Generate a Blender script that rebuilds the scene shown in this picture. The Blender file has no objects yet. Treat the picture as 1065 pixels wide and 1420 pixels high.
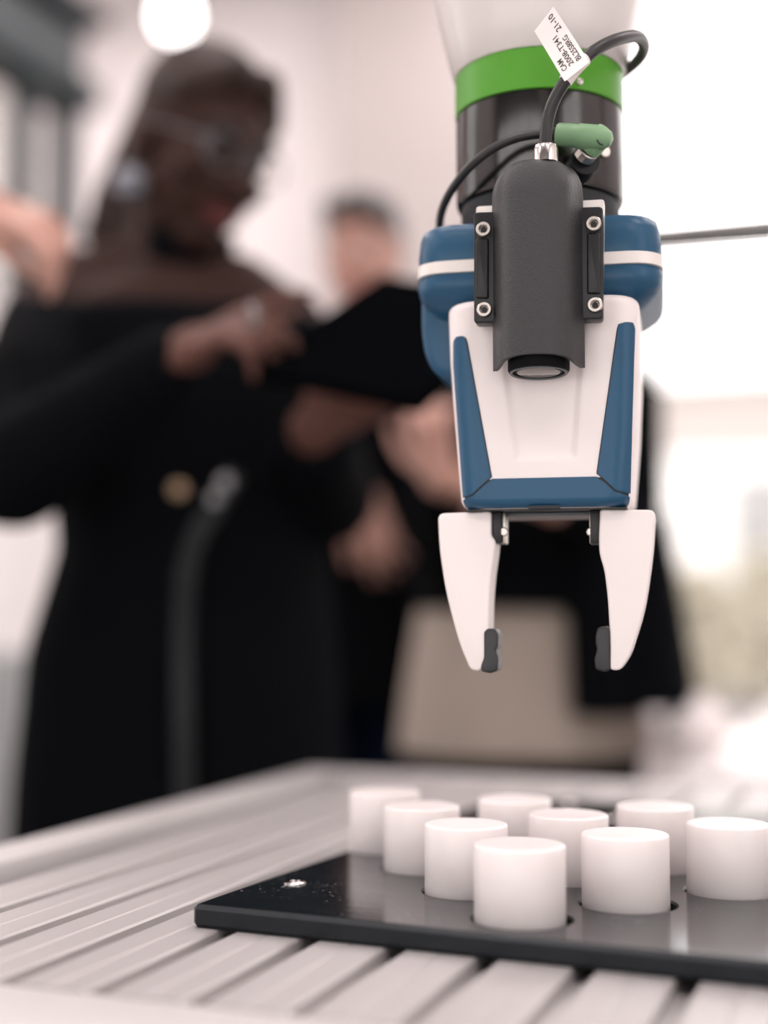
import bpy, bmesh, math, random
from mathutils import Vector, Matrix, Euler
import numpy as np
random.seed(7)

# ------------------------------------------------------------------ camera, world, exposure
scene = bpy.context.scene
COL = scene.collection
FPX, CX, CY, HOR, CAMZ = 1900.0, 532.5, 710.0, 860.0, 0.97   # focal length in pixels, centre, horizon row
PITCH = math.atan((HOR - CY) / FPX)
cam_data = bpy.data.cameras.new('camera')
cam = bpy.data.objects.new('camera', cam_data); COL.objects.link(cam)
cam.location = (0, 0, CAMZ)
cam.rotation_euler = (math.pi / 2 + PITCH, 0, 0)
cam_data.sensor_fit = 'VERTICAL'; cam_data.sensor_height = 36.0
cam_data.lens = FPX / 1420.0 * 36.0
cam_data.clip_start = 0.05; cam_data.clip_end = 300
cam_data.dof.use_dof = True
cam_data.dof.focus_distance = 0.765
cam_data.dof.aperture_fstop = cam_data.lens / 29.0
scene.camera = cam

world = bpy.data.worlds.new('overcast_sky'); scene.world = world
world.use_nodes = True
wn = world.node_tree; wn.nodes.clear()
wo = wn.nodes.new('ShaderNodeOutputWorld'); wb = wn.nodes.new('ShaderNodeBackground')
wb.inputs['Color'].default_value = (1.0, 0.94, 0.942, 1)
wb.inputs['Strength'].default_value = 6.5
wn.links.new(wb.outputs[0], wo.inputs[0])

scene.view_settings.view_transform = 'Standard'
scene.view_settings.look = 'None'
scene.view_settings.gamma = 1.0
scene.view_settings.use_curve_mapping = False
scene.view_settings.exposure = -1.06
scene.cycles.max_bounces = 7; scene.cycles.diffuse_bounces = 4; scene.cycles.glossy_bounces = 4
scene.cycles.caustics_reflective = False; scene.cycles.caustics_refractive = False
scene.cycles.use_denoising = True
FILL_COLOR = (1.0, 0.91, 0.908)
FILL_POWER = 42.0

# ------------------------------------------------------------------ pixel helpers (photo frame 1065x1420)
CO, SO = math.cos(PITCH), math.sin(PITCH)
def ray(px, py):
    x = (px - CX) / FPX; v = (py - CY) / FPX
    return Vector((x, CO + v * SO, SO - v * CO))
def at(px, py, Y):
    r = ray(px, py); return Vector((0, 0, CAMZ)) + r * (Y / r.y)
def onz(px, py, z):
    r = ray(px, py); return Vector((0, 0, CAMZ)) + r * ((z - CAMZ) / r.z)

# ------------------------------------------------------------------ materials
MATS = {}
def mat(name, color, rough=0.5, metal=0.0, noise=0.0, nscale=30.0, bump=0.0, bscale=200.0, emit=None, strength=0.0,
        sss=0.0, coat=0.0, spec=0.5, sheen=0.0, stretch=None, rnoise=0.0):
    m = bpy.data.materials.new(name); m.use_nodes = True
    nt = m.node_tree; b = nt.nodes['Principled BSDF']
    b.inputs['Base Color'].default_value = (*color, 1)
    b.inputs['Roughness'].default_value = rough
    b.inputs['Metallic'].default_value = metal
    b.inputs['Specular IOR Level'].default_value = spec
    b.inputs['Coat Weight'].default_value = coat
    b.inputs['Sheen Weight'].default_value = sheen
    if sss:
        b.inputs['Subsurface Weight'].default_value = sss
        b.inputs['Subsurface Radius'].default_value = (0.012, 0.010, 0.009)
        b.inputs['Subsurface Scale'].default_value = 1.0
    tc = nt.nodes.new('ShaderNodeTexCoord'); src = tc.outputs['Object']
    if stretch:
        mp = nt.nodes.new('ShaderNodeMapping'); mp.inputs['Scale'].default_value = stretch
        nt.links.new(src, mp.inputs['Vector']); src = mp.outputs['Vector']
    if noise or rnoise:
        n = nt.nodes.new('ShaderNodeTexNoise'); n.inputs['Scale'].default_value = nscale; n.inputs['Detail'].default_value = 3
        nt.links.new(src, n.inputs['Vector'])
        if noise:
            mix = nt.nodes.new('ShaderNodeMix'); mix.data_type = 'RGBA'
            mix.inputs[6].default_value = (*[c * (1 - noise) for c in color], 1)
            mix.inputs[7].default_value = (*[min(1, c * (1 + noise)) for c in color], 1)
            nt.links.new(n.outputs['Fac'], mix.inputs[0]); nt.links.new(mix.outputs[2], b.inputs['Base Color'])
        if rnoise:
            mr = nt.nodes.new('ShaderNodeMapRange')
            mr.inputs['To Min'].default_value = max(0, rough - rnoise); mr.inputs['To Max'].default_value = rough + rnoise
            nt.links.new(n.outputs['Fac'], mr.inputs[0]); nt.links.new(mr.outputs[0], b.inputs['Roughness'])
    if bump:
        n2 = nt.nodes.new('ShaderNodeTexNoise'); n2.inputs['Scale'].default_value = bscale; n2.inputs['Detail'].default_value = 2
        nt.links.new(src, n2.inputs['Vector'])
        bp = nt.nodes.new('ShaderNodeBump'); bp.inputs['Strength'].default_value = bump; bp.inputs['Distance'].default_value = 0.001
        nt.links.new(n2.outputs['Fac'], bp.inputs['Height']); nt.links.new(bp.outputs[0], b.inputs['Normal'])
    if emit:
        b.inputs['Emission Color'].default_value = (*emit, 1); b.inputs['Emission Strength'].default_value = strength
    MATS[name] = m
    return m

def glass_mat():
    m = bpy.data.materials.new('window_glass'); m.use_nodes = True
    nt = m.node_tree; nt.nodes.clear()
    o = nt.nodes.new('ShaderNodeOutputMaterial'); mx = nt.nodes.new('ShaderNodeMixShader')
    t = nt.nodes.new('ShaderNodeBsdfTransparent'); g = nt.nodes.new('ShaderNodeBsdfGlossy'); fr = nt.nodes.new('ShaderNodeFresnel')
    t.inputs[0].default_value = (0.96, 0.97, 0.96, 1); g.inputs['Roughness'].default_value = 0.02; fr.inputs[0].default_value = 1.45
    ge = nt.nodes.new('ShaderNodeNewGeometry'); inv = nt.nodes.new('ShaderNodeMath'); inv.operation = 'SUBTRACT'; inv.inputs[0].default_value = 1.0
    mu = nt.nodes.new('ShaderNodeMath'); mu.operation = 'MULTIPLY'
    nt.links.new(ge.outputs['Backfacing'], inv.inputs[1]); nt.links.new(inv.outputs[0], mu.inputs[0]); nt.links.new(fr.outputs[0], mu.inputs[1])
    nt.links.new(mu.outputs[0], mx.inputs[0]); nt.links.new(t.outputs[0], mx.inputs[1]); nt.links.new(g.outputs[0], mx.inputs[2])
    nt.links.new(mx.outputs[0], o.inputs[0]); MATS['glass'] = m
glass_mat()
mat('wall', (0.80, 0.755, 0.75), 0.7, noise=0.03, nscale=3, bump=0.1, bscale=80)
mat('wall_beige', (0.50, 0.45, 0.435), 0.7, noise=0.03, nscale=3, bump=0.1, bscale=80)
mat('wall_dark', (0.13, 0.125, 0.125), 0.7, noise=0.05, nscale=3, bump=0.1, bscale=80)
mat('floor', (0.36, 0.34, 0.335), 0.35, noise=0.12, nscale=4, rnoise=0.08)
mat('ceiling', (0.85, 0.82, 0.81), 0.8, noise=0.02, nscale=5)
mat('window_frame', (0.32, 0.31, 0.29), 0.5, noise=0.05, nscale=8)
mat('ground', (0.60, 0.55, 0.53), 0.9, noise=0.1, nscale=0.5)
mat('steel_dark', (0.028, 0.040, 0.045), 0.5, 0.2, noise=0.2, nscale=6)
mat('steel_grey', (0.12, 0.137, 0.145), 0.5, 0.2, noise=0.1, nscale=6)
mat('aluminium', (0.50, 0.475, 0.472), 0.42, 0.35, noise=0.03, nscale=60, bump=0.05, bscale=120, stretch=(1, 0.03, 1))
mat('aluminium_rail', (0.60, 0.575, 0.57), 0.5, 0.2, noise=0.03, nscale=40)
mat('bed_dark', (0.02, 0.022, 0.025), 0.6, noise=0.2, nscale=30)
mat('plate_black', (0.008, 0.011, 0.014), 0.16, 0.0, noise=0.3, nscale=90, bump=0.03, bscale=160, spec=0.6, rnoise=0.05, stretch=(0.12, 1, 1))
mat('plastic_white', (0.79, 0.735, 0.725), 0.34, sss=0.3, noise=0.015, nscale=50)
mat('screw_steel', (0.50, 0.455, 0.42), 0.3, 1.0, noise=0.1, nscale=400)
mat('chrome', (0.86, 0.81, 0.79), 0.12, 1.0, noise=0.02, nscale=300)
mat('dark_socket', (0.03, 0.028, 0.027), 0.5, 0.5, noise=0.2, nscale=500)
mat('gripper_white', (0.83, 0.755, 0.74), 0.45, noise=0.012, nscale=40, bump=0.02, bscale=900)
mat('gripper_blue', (0.017, 0.078, 0.152), 0.34, noise=0.05, nscale=60, bump=0.03, bscale=900, spec=0.3)
mat('band_white', (0.80, 0.74, 0.70), 0.3, noise=0.02, nscale=60)
mat('seam_dark', (0.012, 0.014, 0.018), 0.6, noise=0.2, nscale=90)
mat('cover_grey', (0.020, 0.0195, 0.022), 0.37, noise=0.35, nscale=700, bump=0.6, bscale=1300, spec=0.5)
mat('bracket_black', (0.009, 0.009, 0.010), 0.36, noise=0.2, nscale=300, bump=0.05, bscale=900, spec=0.35)
mat('bracket_pale', (0.72, 0.68, 0.64), 0.4, 0.3, noise=0.04, nscale=100)
mat('wrist_black', (0.075, 0.073, 0.072), 0.17, 1.0, noise=0.05, nscale=80)
mat('ring_green', (0.075, 0.30, 0.018), 0.36, noise=0.04, nscale=50, spec=0.4)
mat('link_white', (0.68, 0.63, 0.61), 0.28, noise=0.015, nscale=20)
mat('rubber_cable', (0.013, 0.012, 0.013), 0.4, noise=0.15, nscale=300)
mat('plug_green', (0.19, 0.34, 0.18), 0.45, noise=0.06, nscale=120)
mat('tag_white', (0.84, 0.77, 0.75), 0.55, noise=0.01, nscale=100)
mat('ink', (0.05, 0.045, 0.045), 0.6, noise=0.2, nscale=800)
mat('rubber_pad', (0.010, 0.0105, 0.012), 0.4, noise=0.2, nscale=300)
mat('lens_glass', (0.22, 0.205, 0.19), 0.15, 0.2, noise=0.05, nscale=80)
mat('lens_black', (0.008, 0.008, 0.009), 0.55, noise=0.2, nscale=600, spec=0.04)
mat('skin_dark', (0.036, 0.017, 0.013), 0.6, spec=0.12, noise=0.12, nscale=25, bump=0.05)
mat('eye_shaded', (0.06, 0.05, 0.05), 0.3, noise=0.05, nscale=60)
mat('pearl', (0.20, 0.21, 0.24), 0.4, noise=0.05, nscale=60)
mat('plate_side', (0.008, 0.011, 0.014), 0.35, noise=0.3, nscale=90, spec=0.25)
mat('skin_brown', (0.115, 0.052, 0.040), 0.55, spec=0.2, noise=0.1, nscale=25, bump=0.05)
mat('skin_light', (0.50, 0.28, 0.225), 0.55, spec=0.3, noise=0.08, nscale=25, bump=0.05)
mat('lips_red', (0.11, 0.03, 0.03), 0.5, spec=0.2, noise=0.1, nscale=60)
mat('lips_pink', (0.50, 0.22, 0.19), 0.4, noise=0.1, nscale=60)
mat('hair_brown', (0.026, 0.013, 0.010), 0.55, spec=0.25, noise=0.4, nscale=40, bump=0.6, bscale=120, stretch=(1, 1, 0.15))
mat('hair_black', (0.012, 0.010, 0.010), 0.45, noise=0.3, nscale=40, bump=0.6, bscale=120, stretch=(1, 1, 0.15))
mat('eye_white', (0.75, 0.70, 0.68), 0.15, noise=0.02, nscale=60)
mat('iris_dark', (0.02, 0.012, 0.01), 0.1, noise=0.2, nscale=200)
mat('coat_black', (0.0026, 0.0031, 0.0042), 0.8, spec=0.04, noise=0.2, nscale=20, bump=0.2, bscale=300)
mat('jacket_black', (0.0022, 0.0027, 0.0036), 0.85, spec=0.04, noise=0.2, nscale=20, bump=0.2, bscale=300)
mat('trousers_navy', (0.002, 0.0055, 0.013), 0.85, spec=0.04, noise=0.2, nscale=20, bump=0.2, bscale=300)
mat('cloth_beige', (0.36, 0.30, 0.255), 0.85, noise=0.08, nscale=12, bump=0.2, bscale=300)
mat('cloth_white', (0.75, 0.71, 0.70), 0.85, noise=0.04, nscale=12, bump=0.2, bscale=300)
mat('strap_grey', (0.010, 0.011, 0.013), 0.45, spec=0.2, noise=0.1, nscale=90)
mat('gold', (0.36, 0.25, 0.16), 0.4, 0.6, noise=0.05, nscale=200)
mat('silver', (0.30, 0.30, 0.31), 0.35, 0.6, noise=0.05, nscale=200)
mat('tablet_black', (0.0022, 0.0025, 0.003), 0.9, spec=0.0, noise=0.2, nscale=100)
mat('screen_dark', (0.003, 0.0035, 0.004), 0.6, spec=0.03, noise=0.1, nscale=60)
mat('rod_grey', (0.30, 0.29, 0.28), 0.45, 0.4, noise=0.05, nscale=60)
mat('shoe_black', (0.012, 0.012, 0.013), 0.35, noise=0.2, nscale=60)
mat('desk_white', (0.82, 0.78, 0.775), 0.25, noise=0.02, nscale=10)
mat('cabinet_grey', (0.35, 0.36, 0.36), 0.5, noise=0.04, nscale=10)
mat('hedge', (0.56, 0.52, 0.43), 0.8, noise=0.15, nscale=2.5)
mat('bark', (0.16, 0.12, 0.10), 0.9, noise=0.3, nscale=8, bump=0.4, bscale=30)
mat('building_pale', (0.46, 0.42, 0.40), 0.8, noise=0.05, nscale=0.6)
mat('building_dark', (0.30, 0.27, 0.25), 0.7, noise=0.08, nscale=0.8)
mat('pane_outside', (0.34, 0.34, 0.34), 0.1, noise=0.05, nscale=1)
mat('van_white', (0.75, 0.73, 0.72), 0.3, noise=0.01, nscale=2)
mat('tyre', (0.03, 0.03, 0.03), 0.8, noise=0.2, nscale=20)
mat('lamp_emit', (0.9, 0.9, 0.9), 0.5, emit=(1.0, 0.95, 0.93), strength=14.0, noise=0.01)
mat('fill_emit', (0.9, 0.9, 0.9), 0.5, emit=FILL_COLOR, strength=3.0, noise=0.01)  # glow of the fill panels added to brighten the room

def add_specks(name):
    nt = MATS[name].node_tree; b = nt.nodes['Principled BSDF']; src = b.inputs['Base Color'].links[0].from_socket
    tc = nt.nodes.new('ShaderNodeTexCoord'); n = nt.nodes.new('ShaderNodeTexNoise'); n.inputs['Scale'].default_value = 520; n.inputs['Detail'].default_value = 1
    n2 = nt.nodes.new('ShaderNodeTexNoise'); n2.inputs['Scale'].default_value = 14
    r = nt.nodes.new('ShaderNodeMapRange'); r.inputs['From Min'].default_value = 0.70; r.inputs['From Max'].default_value = 0.74
    r2 = nt.nodes.new('ShaderNodeMapRange'); r2.inputs['From Min'].default_value = 0.45; r2.inputs['From Max'].default_value = 0.6
    mu = nt.nodes.new('ShaderNodeMath'); mu.operation = 'MULTIPLY'
    mx = nt.nodes.new('ShaderNodeMix'); mx.data_type = 'RGBA'; mx.inputs[7].default_value = (0.45, 0.43, 0.42, 1)
    nt.links.new(tc.outputs['Object'], n.inputs['Vector']); nt.links.new(tc.outputs['Object'], n2.inputs['Vector'])
    nt.links.new(n.outputs['Fac'], r.inputs[0]); nt.links.new(n2.outputs['Fac'], r2.inputs[0])
    nt.links.new(r.outputs[0], mu.inputs[0]); nt.links.new(r2.outputs[0], mu.inputs[1]); nt.links.new(mu.outputs[0], mx.inputs[0])
    nt.links.new(src, mx.inputs[6]); nt.links.new(mx.outputs[2], b.inputs['Base Color'])
add_specks('plate_black')

# ------------------------------------------------------------------ mesh helpers
def obj(name, me, material=None, parent=None, smooth=True, loc=None, rotz=None, sharp=35):
    if isinstance(me, bmesh.types.BMesh):
        bm = me; me = bpy.data.meshes.new(name)
        bmesh.ops.recalc_face_normals(bm, faces=bm.faces[:]); bm.to_mesh(me); bm.free()
    o = bpy.data.objects.new(name, me); COL.objects.link(o)
    if material:
        if len(me.materials): me.materials.clear()
        for mm in (material if isinstance(material, (list, tuple)) else [material]): me.materials.append(MATS[mm])
    if smooth and len(me.polygons):
        me.polygons.foreach_set('use_smooth', [True] * len(me.polygons))
        for pgon in me.polygons:
            if len(pgon.vertices) > 8: pgon.use_smooth = False
        try: me.set_sharp_from_angle(angle=math.radians(sharp))
        except Exception: pass
    if parent: o.parent = parent
    if loc is not None: o.location = loc
    if rotz is not None: o.rotation_euler = (0, 0, rotz)
    return o
def tag(o, label, cat, group=None):
    o['label'] = label; o['category'] = cat
    if group: o['group'] = group
    return o
def empty(name, loc=(0, 0, 0), rotz=0.0):
    o = bpy.data.objects.new(name, None); COL.objects.link(o); o.location = loc; o.rotation_euler = (0, 0, rotz)
    o.empty_display_size = 0.05
    return o
def structure(o): o['kind'] = 'structure'; return o

def add_box(bm, x0, x1, y0, y1, z0, z1, bev=0.0, seg=2):
    r = bmesh.ops.create_cube(bm, size=1.0)
    vs = r['verts']
    for v in vs:
        v.co = Vector(((x0 + x1) / 2 + v.co.x * (x1 - x0), (y0 + y1) / 2 + v.co.y * (y1 - y0), (z0 + z1) / 2 + v.co.z * (z1 - z0)))
    if bev:
        es = list({e for v in vs for e in v.link_edges})
        bmesh.ops.bevel(bm, geom=es, offset=bev, segments=seg, affect='EDGES', profile=0.5)
    return bm
def box(x0, x1, y0, y1, z0, z1, bev=0.0, seg=2):
    return add_box(bmesh.new(), x0, x1, y0, y1, z0, z1, bev, seg)
def frame_from(d):
    d = d.normalized(); u = d.cross(Vector((0, 0, 1)))
    if u.length < 1e-4: u = Vector((1, 0, 0))
    u.normalize(); return u, d.cross(u).normalized()
def add_rings(bm, rings, cap=True, closed=True):
    vr = [[bm.verts.new(p) for p in r] for r in rings]
    n = len(vr[0]); m = n if closed else n - 1
    for a, b in zip(vr[:-1], vr[1:]):
        for i in range(m):
            j = (i + 1) % n
            bm.faces.new((a[i], a[j], b[j], b[i]))
    if cap and closed:
        bm.faces.new(vr[0][::-1]); bm.faces.new(vr[-1])
    return vr
def catmull(pts, k=8):
    P = [Vector(p) for p in pts]; P = [P[0] * 2 - P[1]] + P + [P[-1] * 2 - P[-2]]
    out = []
    for i in range(1, len(P) - 2):
        for s in range(k):
            t = s / k
            out.append(0.5 * ((2 * P[i]) + (P[i + 1] - P[i - 1]) * t + (2 * P[i - 1] - 5 * P[i] + 4 * P[i + 1] - P[i + 2]) * t * t
                              + (-P[i - 1] + 3 * P[i] - 3 * P[i + 1] + P[i + 2]) * t ** 3))
    out.append(P[-2]); return out
def add_tube(bm, pts, r, seg=14, k=8, smooth=True):
    path = catmull(pts, k) if smooth and len(pts) > 2 else [Vector(p) for p in pts]
    rings = []; u = None
    for i, p in enumerate(path):
        d = (path[min(i + 1, len(path) - 1)] - path[max(i - 1, 0)]).normalized()
        if u is None: u, _ = frame_from(d)
        u = (u - d * u.dot(d)).normalized(); w = d.cross(u)
        rr = r(i / (len(path) - 1)) if callable(r) else r
        rings.append([p + u * (rr * math.cos(2 * math.pi * a / seg)) + w * (rr * math.sin(2 * math.pi * a / seg)) for a in range(seg)])
    add_rings(bm, rings); return bm
def tube(pts, r, seg=14, k=8, smooth=True): return add_tube(bmesh.new(), pts, r, seg, k, smooth)
def add_lathe(bm, prof, origin=(0, 0, 0), axis=(0, 0, 1), seg=32):
    """profile of (radius, height) pairs turned round an axis"""
    o = Vector(origin); d = Vector(axis).normalized(); u, w = frame_from(d)
    rings = []
    for r, h in prof:
        r = max(r, 1e-5)
        rings.append([o + d * h + u * (r * math.cos(2 * math.pi * a / seg)) + w * (r * math.sin(2 * math.pi * a / seg)) for a in range(seg)])
    add_rings(bm, rings); return bm
def lathe(prof, origin=(0, 0, 0), axis=(0, 0, 1), seg=32): return add_lathe(bmesh.new(), prof, origin, axis, seg)
def ring_lathe(prof, origin=(0, 0, 0), axis=(0, 0, 1), seg=32):
    bm = bmesh.new(); o = Vector(origin); d = Vector(axis).normalized(); u, w = frame_from(d)
    add_rings(bm, [[o + d * h + u * (r * math.cos(2 * math.pi * a / seg)) + w * (r * math.sin(2 * math.pi * a / seg)) for a in range(seg)] for r, h in list(prof) + [prof[0]]], cap=False)
    bmesh.ops.remove_doubles(bm, verts=bm.verts, dist=1e-6); return bm
def add_prism(bm, outline, y0, y1, bev=0.0, seg=2):
    """outline of (x, z) pairs, extruded from y0 to y1, all edges of the two caps rounded"""
    P = [Vector((x, z)) for x, z in outline]; n = len(P)
    area = sum(P[i].x * P[(i + 1) % n].y - P[(i + 1) % n].x * P[i].y for i in range(n)); sg = 1 if area > 0 else -1
    def off(d):
        out = []
        for i in range(n):
            a = P[i] - P[i - 1]; b = P[(i + 1) % n] - P[i]
            na = Vector((-a.y, a.x)).normalized() if a.length > 1e-9 else Vector((0, 0)); nb_ = Vector((-b.y, b.x)).normalized() if b.length > 1e-9 else Vector((0, 0))
            m = na + nb_
            if m.length < 1e-6: m = na
            m.normalize(); k = 1 / max(0.6, m.dot(na)); out.append(P[i] + m * (d * sg * k))
        return out
    s_ = 1 if y1 > y0 else -1; rings = []
    if bev:
        for i in range(seg + 1): a = math.pi / 2 * i / seg; rings.append((bev * (1 - math.sin(a)), y0 + s_ * bev * (1 - math.cos(a))))
        for i in range(seg + 1): a = math.pi / 2 * i / seg; rings.append((bev * (1 - math.cos(a)), y1 - s_ * bev * (1 - math.sin(a))))
    else: rings = [(0, y0), (0, y1)]
    add_rings(bm, [[Vector((q.x, y, q.y)) for q in off(d)] for d, y in rings])
    return bm
def prism(outline, y0, y1, bev=0.0, seg=2): return add_prism(bmesh.new(), outline, y0, y1, bev, seg)
def round_poly(pts, r, n=4):
    out = []; N = len(pts)
    for i, p in enumerate(pts):
        p = Vector(p[:2]); a = Vector(pts[i - 1][:2]); b = Vector(pts[(i + 1) % N][:2])
        rr = r[i] if isinstance(r, (list, tuple)) else r
        da, db = a - p, b - p
        t = min(rr, da.length * 0.45, db.length * 0.45)
        if t < 1e-5: out.append((p.x, p.y)); continue
        s, e = p + da.normalized() * t, p + db.normalized() * t
        for k in range(n + 1):
            q = k / n; c = s * (1 - q) ** 2 + p * 2 * q * (1 - q) + e * q * q; out.append((c.x, c.y))
    return out

# ------------------------------------------------------------------ room shell, turned with the table by YAW
YAW = math.radians(20.5); CYW, SYW = math.cos(YAW), math.sin(YAW)
def pq(p, q, z=0.0): return Vector((CYW * p + SYW * q, -SYW * p + CYW * q, z))     # room frame -> world
def to_pq(v): return (CYW * v.x - SYW * v.y, SYW * v.x + CYW * v.y)
P0, P1, Q0, Q1, ZC = -4.4, 3.0, -3.2, 5.2, 3.75
T = 0.2
structure(obj('floor', box(P0 - T, P1 + T, Q0 - T, Q1 + T, -0.1, 0.0), 'floor', rotz=-YAW))
structure(obj('ceiling', box(P0 - T, P1 + T, Q0 - T, Q1 + T, ZC, ZC + 0.1), 'ceiling', rotz=-YAW))
def wall_with_opening(name, axis, at0, at1, a0, a1, w0, w1, s0, s1, wm='wall'):
    bm = bmesh.new()
    def b(u0, u1, z0, z1):
        if axis == 'q': add_box(bm, u0, u1, at0, at1, z0, z1)
        else: add_box(bm, at0, at1, u0, u1, z0, z1)
    b(a0, w0, 0, ZC); b(w1, a1, 0, ZC); b(w0, w1, 0, s0); b(w0, w1, s1, ZC)
    structure(obj(name, bm, wm, rotz=-YAW))
def window(name, axis, pos, w0, w1, s0, s1, divs, trans):
    root = empty(name, rotz=-YAW); structure(root)
    def b(bm, u0, u1, z0, z1, t):
        if axis == 'q': add_box(bm, u0, u1, pos - t, pos + t, z0, z1)
        else: add_box(bm, pos - t, pos + t, u0, u1, z0, z1)
    f = bmesh.new(); e = 0.06
    b(f, w0, w1, s0, s0 + e, 0.05); b(f, w0, w1, s1 - e, s1, 0.05); b(f, w0, w0 + e, s0 + e, s1 - e, 0.05); b(f, w1 - e, w1, s0 + e, s1 - e, 0.05)
    obj('window_frame', f, 'window_frame', root)
    xs = [w0 + (w1 - w0) * i / divs for i in range(divs + 1)]
    for x in xs[1:-1]:
        m = bmesh.new(); b(m, x - 0.025, x + 0.025, s0 + e, s1 - e, 0.04); obj('mullion', m, 'window_frame', root)
    zs = [s0, trans, s1]
    for i in range(divs):
        t = bmesh.new(); b(t, xs[i] + 0.03, xs[i + 1] - 0.03, trans - 0.017, trans + 0.017, 0.03); obj('transom', t, 'window_frame', root)
        for z0, z1 in ((s0 + e, trans - 0.017), (trans + 0.017, s1 - e)):
            g = bmesh.new(); b(g, xs[i] + 0.03, xs[i + 1] - 0.03, z0, z1, 0.004); obj('pane', g, 'glass', root, smooth=False)
    s = bmesh.new()
    if axis == 'q':
        sg = 1 if pos > 0 else -1
        a, b_ = sorted((pos - 0.28 * sg, pos - 0.05 * sg)); add_box(s, w0 - 0.05, w1 + 0.05, a, b_, s0 - 0.04, s0)
    else:
        sg = 1 if pos > 0 else -1
        a, b_ = sorted((pos - 0.28 * sg, pos - 0.05 * sg)); add_box(s, a, b_, w0 - 0.05, w1 + 0.05, s0 - 0.04, s0)
    obj('window_sill', s, 'desk_white', root)
    return root
wall_with_opening('wall_back', 'q', Q1, Q1 + T, P0 - T, P1 + T, -1.25, 2.75, 0.64, 3.55)
window('window_1', 'q', Q1 + 0.1, -1.25, 2.75, 0.64, 3.55, 3, 2.40)
wall_with_opening('wall_left', 'p', P0 - T, P0, Q0, Q1, 0.1, 1.7, 0.64, 3.55)
window('window_4', 'p', P0 - 0.1, 0.1, 1.7, 0.64, 3.55, 2, 2.40)
wall_with_opening('wall_right', 'p', P1, P1 + T, Q0, Q1, -2.5, -0.3, 0.64, 3.55)
window('window_2', 'p', P1 + 0.1, -2.5, -0.3, 0.64, 3.55, 2, 2.40)
wall_with_opening('wall_front', 'q', Q0 - T, Q0, P0 - T, P1 + T, -3.9, 2.4, 0.25, 2.35, 'wall_dark')
window('window_3', 'q', Q0 - 0.1, -3.9, 2.4, 0.25, 2.35, 5, 1.75)
# beige pillar in front of the back wall
pl = bmesh.new(); add_box(pl, -2.04, -1.3, Q1 - 0.32, Q1 - 0.002, 0.0, ZC - 0.001, 0.01)
structure(obj('wall_pillar', pl, 'wall_beige', rotz=-YAW))
structure(obj('baseboard_back', box(P0 + 0.01, -2.05, Q1 - 0.02, Q1 - 0.001, 0.0, 0.1, 0.004), 'desk_white', rotz=-YAW))
structure(obj('ground', box(-45, 45, Q1 + T + 0.05, 60, -0.65, -0.6), 'ground', rotz=-YAW))

# unseen panels added as fill at the ceiling (area light inside the builder)
def fill_panel(p, q, label):
    root = empty('fill_light', pq(p, q, ZC), -YAW); tag(root, label, 'fill light', 'added fill panels on the ceiling')
    f = bmesh.new(); e = 0.03; w = 0.6; h = 0.3
    for b in ((-w, w, -h, -h + e), (-w, w, h - e, h), (-w, -w + e, -h + e, h - e), (w - e, w, -h + e, h - e)): add_box(f, *b, -0.05, 0)
    obj('frame', f, 'window_frame', root)
    obj('diffuser', box(-w + e, w - e, -h + e, h - e, -0.035, -0.025), 'fill_emit', root)
    ld = bpy.data.lights.new('fill_lamp', 'AREA'); ld.shape = 'RECTANGLE'; ld.size = 1.1; ld.size_y = 0.52; ld.energy = FILL_POWER; ld.color = FILL_COLOR
    lo = bpy.data.objects.new('fill_lamp', ld); COL.objects.link(lo); lo.parent = root; lo.location = (0, 0, -0.055)
for i, q in enumerate((-1.8, 0.3, 2.3, 4.1)):
    for j, p in enumerate((-3.3, -1.0, 1.4)):
        fill_panel(p, q, 'flat fill panel added on the ceiling in row %s from the back windows, %s' % (('fourth', 'third', 'second', 'first')[i], ('nearest the left wall', 'middle of the row', 'nearest the right windows')[j]))

# pendant lamp whose glow shows top left
pc = at(243, 22, 5.0)
root = empty('pendant_lamp', (pc.x, pc.y, ZC)); tag(root, 'glowing white pendant lamp hanging above the dark haired woman', 'lamp')
dz = pc.z - ZC
obj('bulb', lathe([(0.0, -0.07), (0.04, -0.062), (0.062, -0.034), (0.068, 0.0), (0.058, 0.04), (0.035, 0.075), (0.0, 0.08)], (0, 0, dz)), 'lamp_emit', root)
obj('lamp_cap', lathe([(0.0, 0.075), (0.04, 0.075), (0.035, 0.12), (0.012, 0.13), (0.0, 0.13)], (0, 0, dz)), 'steel_grey', root)
obj('cord', tube([(0, 0, dz + 0.12), (0, 0, -0.02)], 0.004, smooth=False), 'steel_grey', root)
obj('ceiling_rose', lathe([(0.0, -0.03), (0.04, -0.03), (0.05, 0), (0, 0)]), 'steel_grey', root)

# steel framed partition, upper left
A = at(111, 85, 4.4); B = at(-260, -110, 3.3)
ang = math.atan2(A.y - B.y, A.x - B.x); Ln = math.hypot(A.x - B.x, A.y - B.y)
root = empty('steel_partition', (B.x, B.y, 0), ang)
tag(root, 'dark steel framed partition with heavy beam, behind the pointing hand', 'partition')
zb = at(111, 28, 4.4).z; zl = at(111, 152, 4.4).z; zw = 1.78
bm = bmesh.new(); add_box(bm, 0, Ln, -0.015, 0.015, zl + 0.03, zb - 0.03); obj('beam_web', bm, 'steel_grey', root)
obj('beam_flange', box(0, Ln, -0.11, 0.11, zb - 0.05, zb), 'steel_dark', root)
obj('beam_flange', box(0, Ln, -0.09, 0.09, zl - 0.02, zl + 0.06), 'steel_dark', root)
obj('base_panel', box(0, Ln, -0.04, 0.04, 0, zw), 'desk_white', root)
for s in (Ln - 0.08, Ln - 0.62, Ln * 0.35):
    obj('post', box(s - 0.035, s + 0.035, -0.035, 0.035, zw, zl - 0.02), 'steel_dark', root)
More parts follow.
